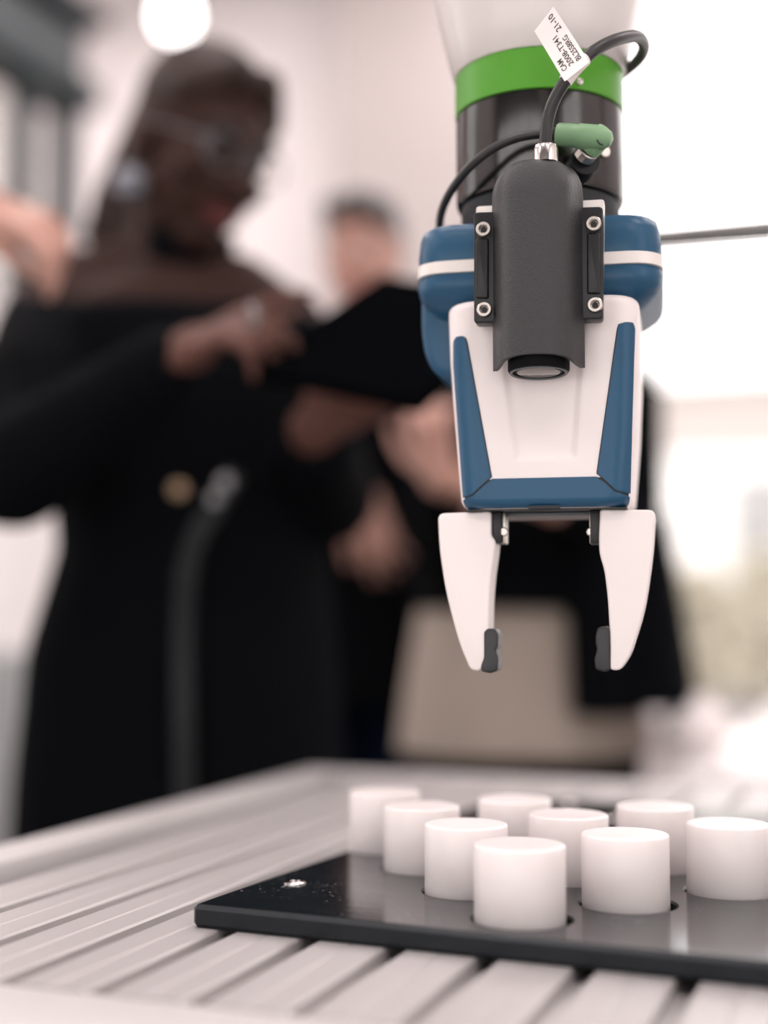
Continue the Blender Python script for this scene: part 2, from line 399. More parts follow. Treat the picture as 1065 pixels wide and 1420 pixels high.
obj('post', box(0, 0.07, -0.035, 0.035, zw, zl - 0.02), 'steel_dark', root)
tpx = min(range(1, 200), key=lambda k: abs(CX + FPX * (B.x + (A.x - B.x) * k / 200) / (B.y + (A.y - B.y) * k / 200) - 18)) / 200 * Ln
obj('post', box(tpx - 0.03, tpx + 0.03, -0.03, 0.03, zw, zl - 0.02), 'steel_dark', root)
for a, b in ((0.07, Ln * 0.35 - 0.035), (Ln * 0.35 + 0.035, Ln - 0.655), (Ln - 0.585, tpx - 0.03), (tpx + 0.03, Ln - 0.115)):
    if b - a < 0.02: continue
    obj('pane', box(a, b, -0.004, 0.004, zw, zl - 0.02), 'glass', root, smooth=False)

# ------------------------------------------------------------------ outside the window
gz = -0.6
def og(px, d):   # a point outside, at viewing column px and distance d
    v = at(px, 860, d); return Vector((v.x, v.y, gz))
bl = og(1000, 33.0)
root = empty('pale_building', bl, -YAW); tag(root, 'pale office building across the yard outside the window', 'building')
hb = at(1000, 540, 33).z - gz
obj('wall', box(-9, 14, 0, 8, 0, hb), 'building_pale', root)
obj('roof_edge', box(-9.2, 14.2, -0.2, 8.2, hb, hb + 0.25), 'building_pale', root)
for i in range(9):
    x = -8.2 + i * 2.45
    for z0, z1 in ((0.9, 2.4), (3.7, 5.3)):
        w = obj('window', box(x - 0.75, x + 0.75, -0.06, 0.05, z0, z1), 'building_dark', root)
        obj('pane', box(x - 0.68, x + 0.68, -0.075, -0.061, z0 + 0.07, z1 - 0.07), 'pane_outside', w)
vl = og(985, 17.0)
root = empty('parked_van', vl, -YAW); tag(root, 'white delivery van parked in the yard outside the window', 'van')
zt = at(985, 640, 17).z - gz; zb_ = max(0.35, at(985, 752, 17).z - gz)
body = prism(round_poly([(-2.6, 0.45), (2.3, 0.45), (2.35, 1.25), (1.7, 1.5), (1.05, zt - 0.05), (-2.6, zt)], 0.12), -1.0, 1.0, 0.08)
obj('body', body, 'van_white', root)
obj('windscreen', prism([(1.68, 1.55), (1.2, zt - 0.25), (1.17, zt - 0.27), (1.6, 1.53)], -0.85, 0.85), 'pane_outside', root)
obj('side_window', prism(round_poly([(0.4, 1.55), (1.5, 1.55), (1.05, zt - 0.3), (0.4, zt - 0.3)], 0.05), -1.02, -0.99), 'pane_outside', root)
for wx in (-1.75, 1.45):
    for wy in (-0.95, 0.75):
        obj('wheel', lathe([(0.0, 0), (0.28, 0.0), (0.34, 0.03), (0.34, 0.17), (0.28, 0.2), (0.0, 0.2)], (wx, wy, 0.34), (0, 1, 0), 24), 'tyre', root)
def bush(px, d, w, h, label, seed):
    rnd = random.Random(seed); root = empty('garden_shrub', og(px, d)); tag(root, label, 'shrub', 'shrubs outside the window')
    bm = bmesh.new()
    for i in range(1500):
        th = rnd.uniform(0, 6.283); rr = math.sqrt(rnd.random()); zz = rnd.uniform(0.08, 1)
        k = math.sqrt(max(0.05, 1 - (zz * 1.9 - 0.9) ** 2 * 0.9))
        c = Vector((w * rr * k * math.cos(th), w * 0.7 * rr * k * math.sin(th), h * zz))
        s = rnd.uniform(0.04, 0.085)
        e = Euler((rnd.uniform(0, 6), rnd.uniform(0, 6), rnd.uniform(0, 6))).to_matrix()
        q = [bm.verts.new(c + e @ Vector(v) * s) for v in ((-1, 0, 0), (0, -0.5, 0.1), (1, 0, 0), (0, 0.5, 0.1))]
        bm.faces.new(q)
    obj('foliage', bm, 'hedge', root, smooth=False)
    st = bmesh.new()
    for i in range(5):
        a = i * 1.256; add_tube(st, [(0, 0, 0), (0.1 * w * math.cos(a), 0.1 * w * math.sin(a), h * 0.35), (0.45 * w * math.cos(a), 0.4 * w * math.sin(a), h * 0.75)], 0.035, 6, 4)
    obj('stem', st, 'bark', root)
bush(880, 10.0, 0.45, at(900, 800, 10).z - gz, 'tall shrub outside, hidden behind the gripper fingers', 1)
bush(968, 11.0, 0.42, at(960, 790, 11).z - gz, 'loose green shrub outside, left of the taller one', 2)
bush(1055, 12.2, 0.42, at(1040, 765, 12.2).z - gz, 'taller green shrub outside at the right edge', 3)

# ------------------------------------------------------------------ background furniture
dz0 = 0.76
root = empty('white_desk', pq(0.9, 2.95, 0), -YAW); tag(root, 'white desk standing under the bright back window', 'desk')
obj('desk_top', box(-1.2, 1.3, -1.0, 1.0, dz0 - 0.035, dz0, 0.004), 'desk_white', root)
for sx in (-1.12, 1.22):
    for sy in (-0.93, 0.93): obj('leg', box(sx - 0.03, sx + 0.03, sy - 0.03, sy + 0.03, 0, dz0 - 0.035, 0.003), 'desk_white', root)
obj('apron', box(-1.1, 1.2, -0.94, -0.92, dz0 - 0.12, dz0 - 0.035), 'desk_white', root)
bp = onz(966, 1046, dz0)
tag(obj('round_jar', lathe([(r * 0.55, h * 0.55) for r, h in [(0.0, 0), (0.05, 0), (0.085, 0.03), (0.1, 0.075), (0.09, 0.115), (0.055, 0.145), (0.05, 0.16), (0.056, 0.168), (0.045, 0.168), (0.042, 0.15), (0.0, 0.14)]], (0, 0, 0)), 'plastic_white', loc=bp),
    'round white jar on the white desk beside the black jacket', 'jar')
cl = at(-70, 860, 3.0)
root = empty('grey_cabinet', (cl.x, cl.y, 0), -YAW); tag(root, 'low light grey cabinet at the left edge behind the woman', 'cabinet')
ht = at(0, 905, 2.8).z
obj('body', box(-0.45, 0.30, -0.25, 0.25, 0.06, ht, 0.006), 'cabinet_grey', root)
obj('plinth', box(-0.43, 0.28, -0.22, 0.23, 0, 0.06), 'bed_dark', root)
for k in (0, 1):
    d = obj('door', box(-0.44 + 0.37 * k, -0.44 + 0.36 + 0.37 * k, -0.27, -0.25, 0.08, ht - 0.03, 0.004), 'desk_white', root)
    obj('handle', box(-0.12 + 0.1 * k, -0.105 + 0.1 * k, -0.295, -0.27, ht * 0.5, ht * 0.5 + 0.14, 0.003), 'steel_grey', d)

# ------------------------------------------------------------------ slatted aluminium work table (p, q frame)
ZT = 0.8035
root = empty('work_table', pq(0, 0, 0), -YAW)
tag(root, 'aluminium work table topped with parallel slotted profile slats', 'table')
pitch = 0.0493; q0, q1 = 0.545, 1.40
hp = [(0.0, -0.0006), (0.0012, 0), (0.0180, 0), (0.0192, -0.0012), (0.0194, -0.0068), (0.0246, -0.0078), (0.0246, -0.019)]
prof = [(-x, z) for x, z in hp[::-1]] + hp[1:]
bm = prism(prof, q0, q1); slat_me = bpy.data.meshes.new('slat'); bmesh.ops.recalc_face_normals(bm, faces=bm.faces[:]); bm.to_mesh(slat_me); bm.free()
slat_me.materials.append(MATS['aluminium'])
for k in range(-9, 10):
    c = -0.096 + 0.0247 - pitch * (k + 1)
    if c - 0.025 < -0.585: continue
    o = bpy.data.objects.new('slat', slat_me); COL.objects.link(o); o.parent = root; o.location = (c, 0, ZT)
pmin, pmax = -0.5865, -0.096 + pitch * 9.06
obj('side_rail', box(-0.632, pmin - 0.001, q0 - 0.09, q1 + 0.045, ZT - 0.04, ZT, 0.003), 'aluminium_rail', root)
obj('side_rail', box(pmax + 0.001, pmax + 0.046, q0 - 0.09, q1 + 0.045, ZT - 0.04, ZT, 0.003), 'aluminium_rail', root)
obj('front_rail', box(pmin, pmax, q0 - 0.09, q0 - 0.0005, ZT - 0.04, ZT, 0.003), 'aluminium_rail', root)
obj('back_rail', box(pmin, pmax, q1 + 0.0005, q1 + 0.045, ZT - 0.04, ZT, 0.003), 'aluminium_rail', root)
obj('bed_sheet', box(pmin, pmax, q0, q1, ZT - 0.026, ZT - 0.0195), 'bed_dark', root)
for lp in (-0.609, pmax + 0.022):
    for lq in (q0 - 0.06, q1 + 0.02):
        obj('leg', box(lp - 0.0225, lp + 0.0225, lq - 0.0225, lq + 0.0225, 0, ZT - 0.04, 0.002), 'aluminium_rail', root)

# ------------------------------------------------------------------ black fixture plate with turned recesses
PYAW = math.radians(24.3); ZP = 0.8160
fl = onz(266, 1254, ZP)                                # front left corner
U = Vector((math.cos(PYAW), -math.sin(PYAW), 0)); V = Vector((math.sin(PYAW), math.cos(PYAW), 0))
PW, PL = 0.44, 0.50
proot = empty('fixture_plate', (fl.x, fl.y, ZT), -PYAW)
tag(proot, 'glossy black fixture plate with round recesses lying on the slatted table', 'plate')
th = ZP - ZT
c4 = onz(721, 1288, ZP)
CR = 0.0238
vd = Vector((c4.x, c4.y, 0)).normalized()
c4c = Vector((c4.x, c4.y, 0)) + vd * CR
rowv, colu = 0.0585, 0.092
V2 = Vector((math.sin(YAW - 0.026), math.cos(YAW - 0.026), 0)); U2 = Vector((math.cos(YAW + 0.04), -math.sin(YAW + 0.04), 0))
spots = []
for k in range(4):
    for j in range(k + 1):
        if (k, j) == (3, 3): continue
        spots.append((k, j, c4c + V2 * (rowv * k) + U2 * (colu * (j - k / 2) + {(2, 2): 0.0042, (2, 1): 0.0022}.get((k, j), 0))))
bm = box(0, PW, 0, PL, 0, th, 0.0024, 1)
def locp(w): d = w - Vector((fl.x, fl.y, 0)); return d.dot(U), d.dot(V)
plate_o = obj('plate', bm, 'plate_black', proot, smooth=False)
cut = bmesh.new()
for k, j, w in spots:
    x, y = locp(w); hr = CR + 0.0022
    add_lathe(cut, [(0, -0.004), (hr, -0.004), (hr, -0.0012), (hr + 0.003, 0.0018), (0, 0.0018)], (x + 0.0012, y, th), seg=40)
cut_o = obj('cutter', cut, 'plate_black', proot, smooth=False)
md = plate_o.modifiers.new('holes', 'BOOLEAN'); md.object = cut_o; md.solver = 'EXACT'
bpy.context.view_layer.update()
dg = bpy.context.evaluated_depsgraph_get()
newme = bpy.data.meshes.new_from_object(plate_o.evaluated_get(dg))
plate_o.modifiers.clear(); plate_o.data = newme
newme.materials.clear(); newme.materials.append(MATS['plate_black']); newme.materials.append(MATS['plate_side'])
for pgon in newme.polygons: pgon.material_index = 0 if pgon.normal.z > 0.9 else 1
bpy.data.objects.remove(cut_o)
def flat_screw(x, y, r, parent):
    obj('screw', lathe([(0, 0), (r, 0), (r, 0.0007), (r * 0.85, 0.0012), (r * 0.45, 0.0012), (r * 0.4, 0.0004), (0, 0.0004)], (x, y, th), seg=20), 'chrome', parent)
for px, py in ((409, 1224.5), (790, 1114), (851, 1134)):
    w = onz(px, py, ZP); x, y = locp(Vector((w.x, w.y, 0)))
    flat_screw(min(max(x, 0.01), PW - 0.01), min(max(y, 0.01), PL - 0.01), 0.0065, proot)

# white plastic cylinders standing in the recesses
names = {(0, 0): 'frontmost white plastic cylinder, alone nearest the camera on the black plate',
         (1, 0): 'white plastic cylinder in the second row, just behind and left of the frontmost one',
         (1, 1): 'white plastic cylinder in the second row, right of the frontmost one',
         (2, 0): 'white plastic cylinder in the third row, second from the left end',
         (2, 1): 'white plastic cylinder in the middle of the third row, between its neighbours',
         (2, 2): 'white plastic cylinder at the right edge of the photo, third row',
         (3, 0): 'white plastic cylinder in the far row, leftmost of all',
         (3, 1): 'white plastic cylinder in the far row, middle one against the dark plate end',
         (3, 2): 'white plastic cylinder in the far row, right one behind the right edge cylinder'}
names[(2, 0)] = 'white plastic cylinder of the third row, left one next to the leftmost cylinder'
for k, j, w in spots:
    h = 0.0425 + random.uniform(-0.0006, 0.0006)
    r = CR
    pr = [(0, 0), (r - 0.0006, 0), (r, 0.0006), (r, h - 0.0012), (r - 0.0004, h - 0.0004), (r - 0.0014, h), (r * 0.8, h - 0.0002), (r * 0.5, h - 0.0003), (0, h - 0.0003)]
    o = obj('plastic_cylinder', lathe(pr, seg=64), 'plastic_white', loc=(w.x, w.y, ZP - 0.004), sharp=50)
    o.rotation_euler = (random.uniform(-0.004, 0.004), 0, random.uniform(0, 6))
    tag(o, names[(k, j)], 'cylinder', 'white plastic cylinders on the fixture plate')

# ------------------------------------------------------------------ robot tool frame: right side turned towards the camera
GY = math.radians(-12.0)
OX = at(752, 860, 0.82)
O = Vector((OX.x, 0.82, CAMZ))
EX = Vector((math.cos(GY), math.sin(GY), 0)); EY = Vector((-math.sin(GY), math.cos(GY), 0))
def L(px, py, yl):
    """pixel -> local (x, z) on the tool-frame plane y = yl"""
    r = ray(px, py); c = Vector((0, 0, CAMZ))
    t = (yl - (c - O).dot(EY)) / r.dot(EY); P = c + r * t - O
    return (P.dot(EX), P.z)
def L3(px, py, yl): x, z = L(px, py, yl); return Vector((x, yl, z))
def tool(name): return empty(name, O, GY)

# ---- robot arm: white link, green ring, black wrist (and the rest of the arm out of frame)
arm = tool('collaborative_robot'); tag(arm, 'white collaborative robot with green ring and black wrist above the gripper', 'robot')
WY = 0.018; WR = 0.0520
wx = (L(633, 220, WY)[0] + L(866, 220, WY)[0]) / 2
z_g0 = L(752, 121, WY - WR)[1]; z_g1 = L(752, 63, WY - WR)[1]; z_b = L(752, 291, WY)[1]
RG = WR + 0.0004
obj('wrist', lathe([(0, z_b), (WR - 0.004, z_b), (WR - 0.001, z_b + 0.001), (WR, z_b + 0.003), (WR, z_g0 - 0.0015), (WR - 0.0015, z_g0 - 0.001), (WR - 0.0015, z_g0), (0, z_g0)], (wx, WY, 0), seg=96), 'wrist_black', arm)
obj('green_ring', lathe([(0, z_g0), (RG - 0.0005, z_g0), (RG, z_g0 + 0.0005), (RG, z_g1 - 0.0006), (RG - 0.0006, z_g1), (0, z_g1)], (wx, WY, 0), seg=96), 'ring_green', arm)
zt0 = z_g1
lk = [(0, zt0), (WR + 0.0006, zt0), (WR + 0.0016, zt0 + 0.001), (WR + 0.006, zt0 + 0.018), (WR + 0.0135, zt0 + 0.05), (WR + 0.019, zt0 + 0.10), (WR + 0.0195, zt0 + 0.3), (WR + 0.014, zt0 + 0.52), (WR + 0.006, zt0 + 0.56), (0, zt0 + 0.56)]
obj('forearm_link', lathe(lk, (wx, WY, 0), seg=96), 'link_white', arm)
zq = z_b
obj('flange', lathe([(0, zq - 0.016), (0.0475, zq - 0.016), (0.049, zq - 0.013), (0.049, zq), (0, zq)], (wx, WY, 0), seg=64), 'seam_dark', arm)
ze = zt0 + 0.62
obj('elbow_joint', lathe([(0, -0.09), (0.07, -0.09), (0.08, -0.075), (0.08, 0.075), (0.07, 0.09), (0, 0.09)], (wx, WY, ze), (0, 1, 0), 48), 'link_white', arm)
xb = 1.05
obj('upper_arm_link', tube([(wx, WY + 0.16, ze), (wx + 0.35, WY + 0.17, ze + 0.06), (xb - 0.2, WY + 0.17, ze + 0.0), (xb, WY + 0.17, ze - 0.15)], 0.065, 32, 10), 'link_white', arm)
obj('shoulder_joint', lathe([(0, -0.11), (0.075, -0.11), (0.09, -0.09), (0.09, 0.09), (0.075, 0.11), (0, 0.11)], (xb, WY + 0.16, ze - 0.22), (0, 1, 0), 48), 'link_white', arm)
obj('base_column', lathe([(0, -CAMZ), (0.17, -CAMZ), (0.17, -CAMZ + 0.02), (0.1, -CAMZ + 0.03), (0.09, -CAMZ + 0.05), (0.085, ze - 0.28), (0, ze - 0.28)], (xb, WY + 0.16, 0), seg=48), 'link_white', arm)
# threaded connector socket and its nut on the wrist
pn = L3(818, 216, WY - WR * 0.93); pw = L3(798, 236, WY - WR * 0.93 + 0.004)
obj('connector_socket', tube([pw + Vector((0, 0.006, 0)), L3(812, 222, WY - WR - 0.006)], 0.0085, 20, smooth=False), 'bracket_black', arm)
obj('small_screw', lathe([(0, 0), (0.0035, 0), (0.0035, 0.003), (0.0028, 0.0036), (0, 0.0036)], L3(836, 212, WY - WR + 0.014), (0.55, -1, -0.1), 18), 'screw_steel', arm)
obj('small_screw', lathe([(0, 0), (0.002, 0), (0.002, 0.002), (0, 0.0025)], L3(803, 114, WY - WR + 0.0045), (0.4, -1, -0.1), 14), 'screw_steel', arm)
obj('small_screw', lathe([(0, 0), (0.0022, 0), (0.0022, 0.002), (0, 0.0025)], L3(642, 162, WY - 0.010), (-1, -0.3, -0.1), 14), 'screw_steel', arm)

# ---- gripper
grip = tool('robot_gripper'); tag(grip, 'blue and white two finger robot gripper hanging over the table', 'gripper')
YF = -0.045; RC = 0.014; DEP = 0.062
zb0 = L(755, 704, YF)[1]; zt1 = L(755, 410, YF)[1]
def half(z_rows, side):
    return z_rows
rowsL = [(412, 622), (430, 622.5), (500, 625), (560, 629), (620, 634), (660, 637), (704, 641)]
rowsR = [(408, 885), (430, 887), (520, 887.5), (600, 884.5), (650, 881), (704, 876.5)]
def interp(tab, z, yl):
    zs = [L(px, py, yl)[1] for py, px in tab]; xs = [L(px, py, yl)[0] for py, px in tab]
    return float(np.interp(z, zs[::-1], xs[::-1]))
def S(s, z, off=0.0):
    """surface of the front shell: s is the arc length from the shell's centre line"""
    rb = 0.006
    dzb, dzt = max(0.0, z - zb0), max(0.0, zt1 - z)
    ins = 0.0
    for d in (dzb, dzt):
        if d < rb: ins = max(ins, rb - math.sqrt(max(0.0, rb * rb - (rb - d) ** 2)))
    xl, xr = interp(rowsL, z, YF + RC), interp(rowsR, z, YF + RC)
    c, w = (xl + xr) / 2, (xr - xl) / 2 - ins
    sg = 1 if s >= 0 else -1; a = abs(s); flat = w - RC; arc = math.pi / 2 * RC; y0 = YF + ins
    if a <= flat: x, y, nx, ny = a, y0, 0, -1
    elif a <= flat + arc:
        t = (a - flat) / RC; x = flat + RC * math.sin(t); y = y0 + RC - RC * math.cos(t); nx, ny = math.sin(t), -math.cos(t)
    else: x, y, nx, ny = w, y0 + RC + (a - flat - arc), 1, 0
    return Vector((c + sg * (x + nx * off), y + ny * off, z))
def s_of(px, py):
    """arc length of the shell point seen at a pixel of the flat front"""
    x, z = L(px, py, YF)
    xl, xr = interp(rowsL, z, YF + RC), interp(rowsR, z, YF + RC)
    d = x - (xl + xr) / 2; flat = (xr - xl) / 2 - RC
    if abs(d) <= flat: return d
    e = min((abs(d) - flat) / RC, 0.985); return math.copysign(flat + RC * math.asin(e), d)
# recess mask on the white front
rec = [L(690, 470, YF), L(714, 640, YF), L(800, 640, YF), L(812, 470, YF)]
def recess(x, z):
    zl_, zh_ = rec[1][1], rec[0][1] + 0.05
    t = (z - zl_) / (rec[0][1] - zl_)
    a = rec[1][0] + (rec[0][0] - rec[1][0]) * t; b = rec[2][0] + (rec[3][0] - rec[2][0]) * t
    d = min(x - a, b - x, (z - zl_) * 0.8)
    q = min(1, max(0, d / 0.0035)); return 0.0022 * q * q * (3 - 2 * q)
bm = bmesh.new(); rings = []
NZ = 96
zl_list = sorted(set([zb0 + 0.006 * (1 - math.cos(i / 8 * math.pi / 2)) for i in range(9)] + [zt1 - 0.006 * (1 - math.cos(i / 8 * math.pi / 2)) for i in range(9)]
                 + [zb0 + 0.006 + (zt1 - zb0 - 0.012) * i / NZ for i in range(NZ + 1)]))
for z in zl_list:
    xl, xr = interp(rowsL, z, YF + RC), interp(rowsR, z, YF + RC); w = (xr - xl) / 2
    flat = w - RC; tot = flat + math.pi / 2 * RC + DEP
    ss = [flat * (i / 24) for i in range(25)] + [flat + math.pi / 2 * RC * i / 8 for i in range(1, 9)] + [tot]
    full = [-s for s in ss[:0:-1]] + ss
    ring = []
    for s in full:
        p = S(s, z); p.y += recess(p.x, z) if abs(s) < flat else 0; ring.append(p)
    rings.append(ring)
add_rings(bm, rings)
obj('front_shell', bm, 'gripper_white', grip, sharp=40)
def panel_rows(name, rows, off, thick, material, parent, pad=0.0, ns=28):
    """rows: (z, s_left, s_right); a thin shell that follows the housing"""
    bm = bmesh.new(); front = []; back = []
    for z, a, b in rows:
        a -= pad; b += pad
        front.append([bm.verts.new(S(a + (b - a) * i / ns, z, off)) for i in range(ns + 1)])
        back.append([bm.verts.new(S(a + (b - a) * i / ns, z, off - thick)) for i in range(ns + 1)])
    for g in (front, back):
        for r0, r1 in zip(g[:-1], g[1:]):
            for i in range(ns): bm.faces.new((r0[i], r0[i + 1], r1[i + 1], r1[i]))
    for r in (0, -1):
        for i in range(ns): bm.faces.new((front[r][i], front[r][i + 1], back[r][i + 1], back[r][i]))
    for i in (0, ns):
        for r in range(len(front) - 1): bm.faces.new((front[r][i], front[r + 1][i], back[r + 1][i], back[r][i]))
    return obj(name, bm, material, parent, sharp=45)
def rows_from(pys, left_fn, right_fn):
    out = []
    for py in pys:
        z = L(755, py, YF)[1]; out.append((z, left_fn(py), right_fn(py)))
    return sorted(out)
def lin(tab):
    return lambda py: float(np.interp(py, [t[0] for t in tab], [t[1] for t in tab]))
pysL = list(np.linspace(461, 470, 7)) + list(np.linspace(478, 655, 24)) + list(np.linspace(660, 687, 10))
inL = lin([(461, 641), (464, 645), (470, 647), (660, 681), (671, 668), (684, 655), (687, 643)])
outL = lin([(461, 633), (465, 629.2), (470, 628.4), (500, 628), (687, 641.6)])
rl = rows_from(pysL, lambda py: s_of(outL(py), py), lambda py: s_of(inL(py), py))
pysR = list(np.linspace(451, 460, 7)) + list(np.linspace(468, 653, 24)) + list(np.linspace(658, 685, 10))
inR = lin([(451, 868), (454, 859), (460, 857), (658, 828.5), (669, 841), (682, 854), (685, 866)])
outR = lin([(451, 876), (455, 878), (460, 879), (685, 872)])
rr_ = rows_from(pysR, lambda py: s_of(inR(py), py), lambda py: s_of(outR(py), py))
for rows in (rl, rr_):
    obj_p = panel_rows('side_panel', rows, 0.0009, 0.0025, 'gripper_blue', grip)
    panel_rows('seam', [(z, a, b) for z, a, b in rows], 0.0003, 0.0016, 'seam_dark', obj_p, pad=0.0006)
pysB = list(np.linspace(662.5, 690, 14)) + list(np.linspace(691, 703.2, 10))
bL = lin([(662.5, 684), (673, 670.5), (686, 657), (689, 645), (691, 642), (704, 643)])
bR = lin([(662.5, 825.5), (671, 838.5), (684, 851.5), (687, 864), (690, 871), (704, 871)])
rbm = rows_from(pysB, lambda py: s_of(bL(py), py), lambda py: s_of(bR(py), py))
rund = rows_from(list(np.linspace(663.5, 703.0, 20)), lambda py: s_of(lin([(663.5, 676), (672, 660), (684, 643.5), (704, 643.5)])(py), py), lambda py: s_of(lin([(663.5, 833), (672, 850), (684, 870.5), (704, 870)])(py), py))
obj_b = panel_rows('bottom_panel', rbm, 0.0009, 0.0025, 'gripper_blue', grip)
panel_rows('seam', rbm, 0.0003, 0.0016, 'seam_dark', obj_b, pad=0.0006)
panel_rows('seam', rund, 0.0004, 0.0016, 'seam_dark', obj_b)
x0, zz = L(733, 701, YF); x1, _ = L(776, 701, YF)
obj('latch_slot', box(x0, x1, YF - 0.0006, YF + 0.004, zb0 - 0.0004, zb0 + 0.0012), 'seam_dark', grip)
# underside plate
x0, _ = L(648, 706, YF + 0.01); x1, _ = L(870, 706, YF + 0.01)
obj('base_plate', box(x0, x1, YF + 0.0055, YF + DEP, zb0 - 0.0009, zb0), 'bracket_black', grip)
# blue rear housing: rounded block with a pale band
BF, BB = -0.040, 0.075
def rrect(cx, cy, hx, hy, r, z, n=6):
    out = []
    for k, (sx, sy) in enumerate(((1, -1), (1, 1), (-1, 1), (-1, -1))):
        for i in range(n + 1):
            a = -math.pi / 2 + k * math.pi / 2 + i / n * math.pi / 2
            out.append(Vector((cx + sx * (hx - r) + r * math.cos(a), cy + sy * (hy - r) + r * math.sin(a), z)))
    return out
YM = 0.0
bxl = L(591, 350, YM)[0]; bxr = L(917, 350, YM - 0.01)[0]; bcx, bhx = (bxl + bxr) / 2, (bxr - bxl) / 2
bcy, bhy = (BF + BB) / 2, (BB - BF) / 2
zA = L(755, 299, BF)[1]; zS1 = L(755, 354, BF)[1]; zS0 = L(755, 372, BF)[1]; zB_ = L(755, 432, BF)[1]
def block(name, levels, material, parent):
    bm = bmesh.new(); add_rings(bm, [rrect(bcx, bcy, bhx - i, bhy - i, 0.019, z) for z, i in levels]); return obj(name, bm, material, parent, sharp=40)
block('upper_housing', [(zS1, 0.0), (zS1 + 0.004, -0.0004), (zA - 0.008, 0.0006), (zA - 0.003, 0.002), (zA - 0.0008, 0.0045), (zA, 0.008)], 'gripper_blue', grip)
block('pale_band', [(zS0, 0.0), (zS0 + 0.0004, -0.0012), (zS1 - 0.0004, -0.0012), (zS1, 0.0)], 'band_white', grip)
hh = zS0 - zB_
block('lower_housing', [(zB_, 0.028), (zB_ + hh * 0.06, 0.018), (zB_ + hh * 0.2, 0.0095), (zB_ + hh * 0.42, 0.003), (zB_ + hh * 0.6, 0.0), (zB_ + hh * 0.8, -0.001), (zS0, 0.0)], 'gripper_blue', grip)
ol = [L(*p, 0.012) for p in ((592, 385), (592, 470), (597, 503), (608, 523), (622, 533), (660, 540), (690, 540), (690, 385))]
obj('rear_housing', prism(round_poly(ol, 0.008), -0.012, 0.06, 0.0065, 4), 'gripper_blue', grip)
# fingers
def finger(outline, pad, bracket, r_out, r_pad, label):
    f = prism(round_poly([L(x, y, FF) for x, y in outline], r_out), FF, FF + 0.024, 0.0013, 3)
    fo = obj('finger', f, 'gripper_white', grip); fo['label'] = label
    obj('finger_pad', prism(round_poly([L(x, y, FF - 0.001) for x, y in pad], r_pad, 3), FF - 0.001, FF + 0.021, 0.0011, 3), 'rubber_pad', fo)
    return fo
FF = -0.036
lf = finger([(607, 712), (681, 709), (681, 743), (687, 750), (685.5, 768), (681, 797), (678.5, 830), (677.5, 870), (677, 900), (667, 931), (652, 929), (637, 893), (618, 822), (609, 760)],
            [(671, 876), (676, 871.5), (687, 872), (691, 880), (690.5, 896), (687.5, 902), (691, 912), (690, 930), (680, 934), (667, 931), (667, 922), (671, 913)], None,
            [0.004, 0.0022, 0.0022, 0.002, 0.01, 0.01, 0.01, 0.004, 0.004, 0.003, 0.004, 0.012, 0.02, 0.02], 0.0012, 'white left gripper finger')
rf = finger([(832, 706), (909, 707), (906, 765), (894, 848), (874, 910), (860, 930), (845, 929), (846, 900), (845, 868), (843, 830), (838, 790), (831, 768), (830.5, 745)],
            [(826, 880), (829, 870), (842, 869), (845.5, 873), (846.5, 929), (838, 932), (826, 928), (824, 914), (828, 900), (825.5, 892)], None,
            [0.0022, 0.004, 0.02, 0.02, 0.012, 0.004, 0.003, 0.003, 0.003, 0.01, 0.01, 0.004, 0.002], 0.0012, 'white right gripper finger')
for (a, b, mA, mB, fo) in ((681, 694, 694, 700, lf), (818, 832, 816, 821, rf)):
    x0, z1 = L(a, 706, FF); x1, z0 = L(b, 753, FF)
    obj('finger_bracket', box(x0 - 0.0002, x1, FF + 0.003, FF + 0.02, z0, zb0 - 0.0009, 0.0006), 'bracket_black', fo)
    x2, z3 = L(mA, 712, FF); x3, z2 = L(mB, 753, FF)
    obj('guide_block', box(x2, x3, FF + 0.006, FF + 0.018, z2, zb0 - 0.001, 0.0008), 'screw_steel', fo)
    obj('guide_screw', lathe([(0, 0), (0.0026, 0), (0.0026, 0.0015), (0.002, 0.002), (0, 0.002)], ((x2 + x3) / 2, FF + 0.0062, (z2 * 0.6 + z3 * 0.4)), (0, -1, 0), 16), 'screw_steel', fo)
x0, zz1 = L(700, 705, FF + 0.01); x1, zz0 = L(818, 711, FF + 0.01)
obj('guide_rail', box(x0, x1, FF + 0.012, FF + 0.022, zz0 - 0.001, zb0 - 0.001, 0.0008), 'steel_grey', grip)

# ---- inspection camera with bracket
cm = tool('inspection_camera'); tag(cm, 'dark grey cylindrical inspection camera bolted to the gripper front', 'camera')
YC = -0.0640                                     # rear edge plane of the cover
xs0 = L(683, 400, YC)[0]; xs1 = L(810, 400, YC)[0]; ccx, hw = (xs0 + xs1) / 2, (xs1 - xs0) / 2
zc0 = L(746, 492, YC - 0.02)[1]; zc1 = L(746, 219, YC - 0.016)[1]
def cov(t, z, inset=0.0):
    """cover surface: t in [-1, 1] from left rim over the front to the right rim"""
    a = t * math.pi / 2
    rt = 0.018; d = zc1 - z; ins = 0.0
    if d < rt: q = 1 - d / rt; ins = rt * (1 - math.sqrt(max(0.0, 1 - q * q)))
    w = hw - inset - ins * 0.62; dp = 0.0235 - inset - ins * 0.55
    k = abs(t) * (len(COVP) - 1); q = COVP[min(int(k), len(COVP) - 1)]; q2 = COVP[min(int(k) + 1, len(COVP) - 1)]; e = k - int(k)
    px_, py_ = q[0] + (q2[0] - q[0]) * e, q[1] + (q2[1] - q[1]) * e
    low = max(0.0, 1 - (z - zc0) / 0.03) * 0.0045 * (1 - py_)
    return Vector((ccx + math.copysign(w * px_, t), YC - max(dp, 0.002) * py_, z - low))
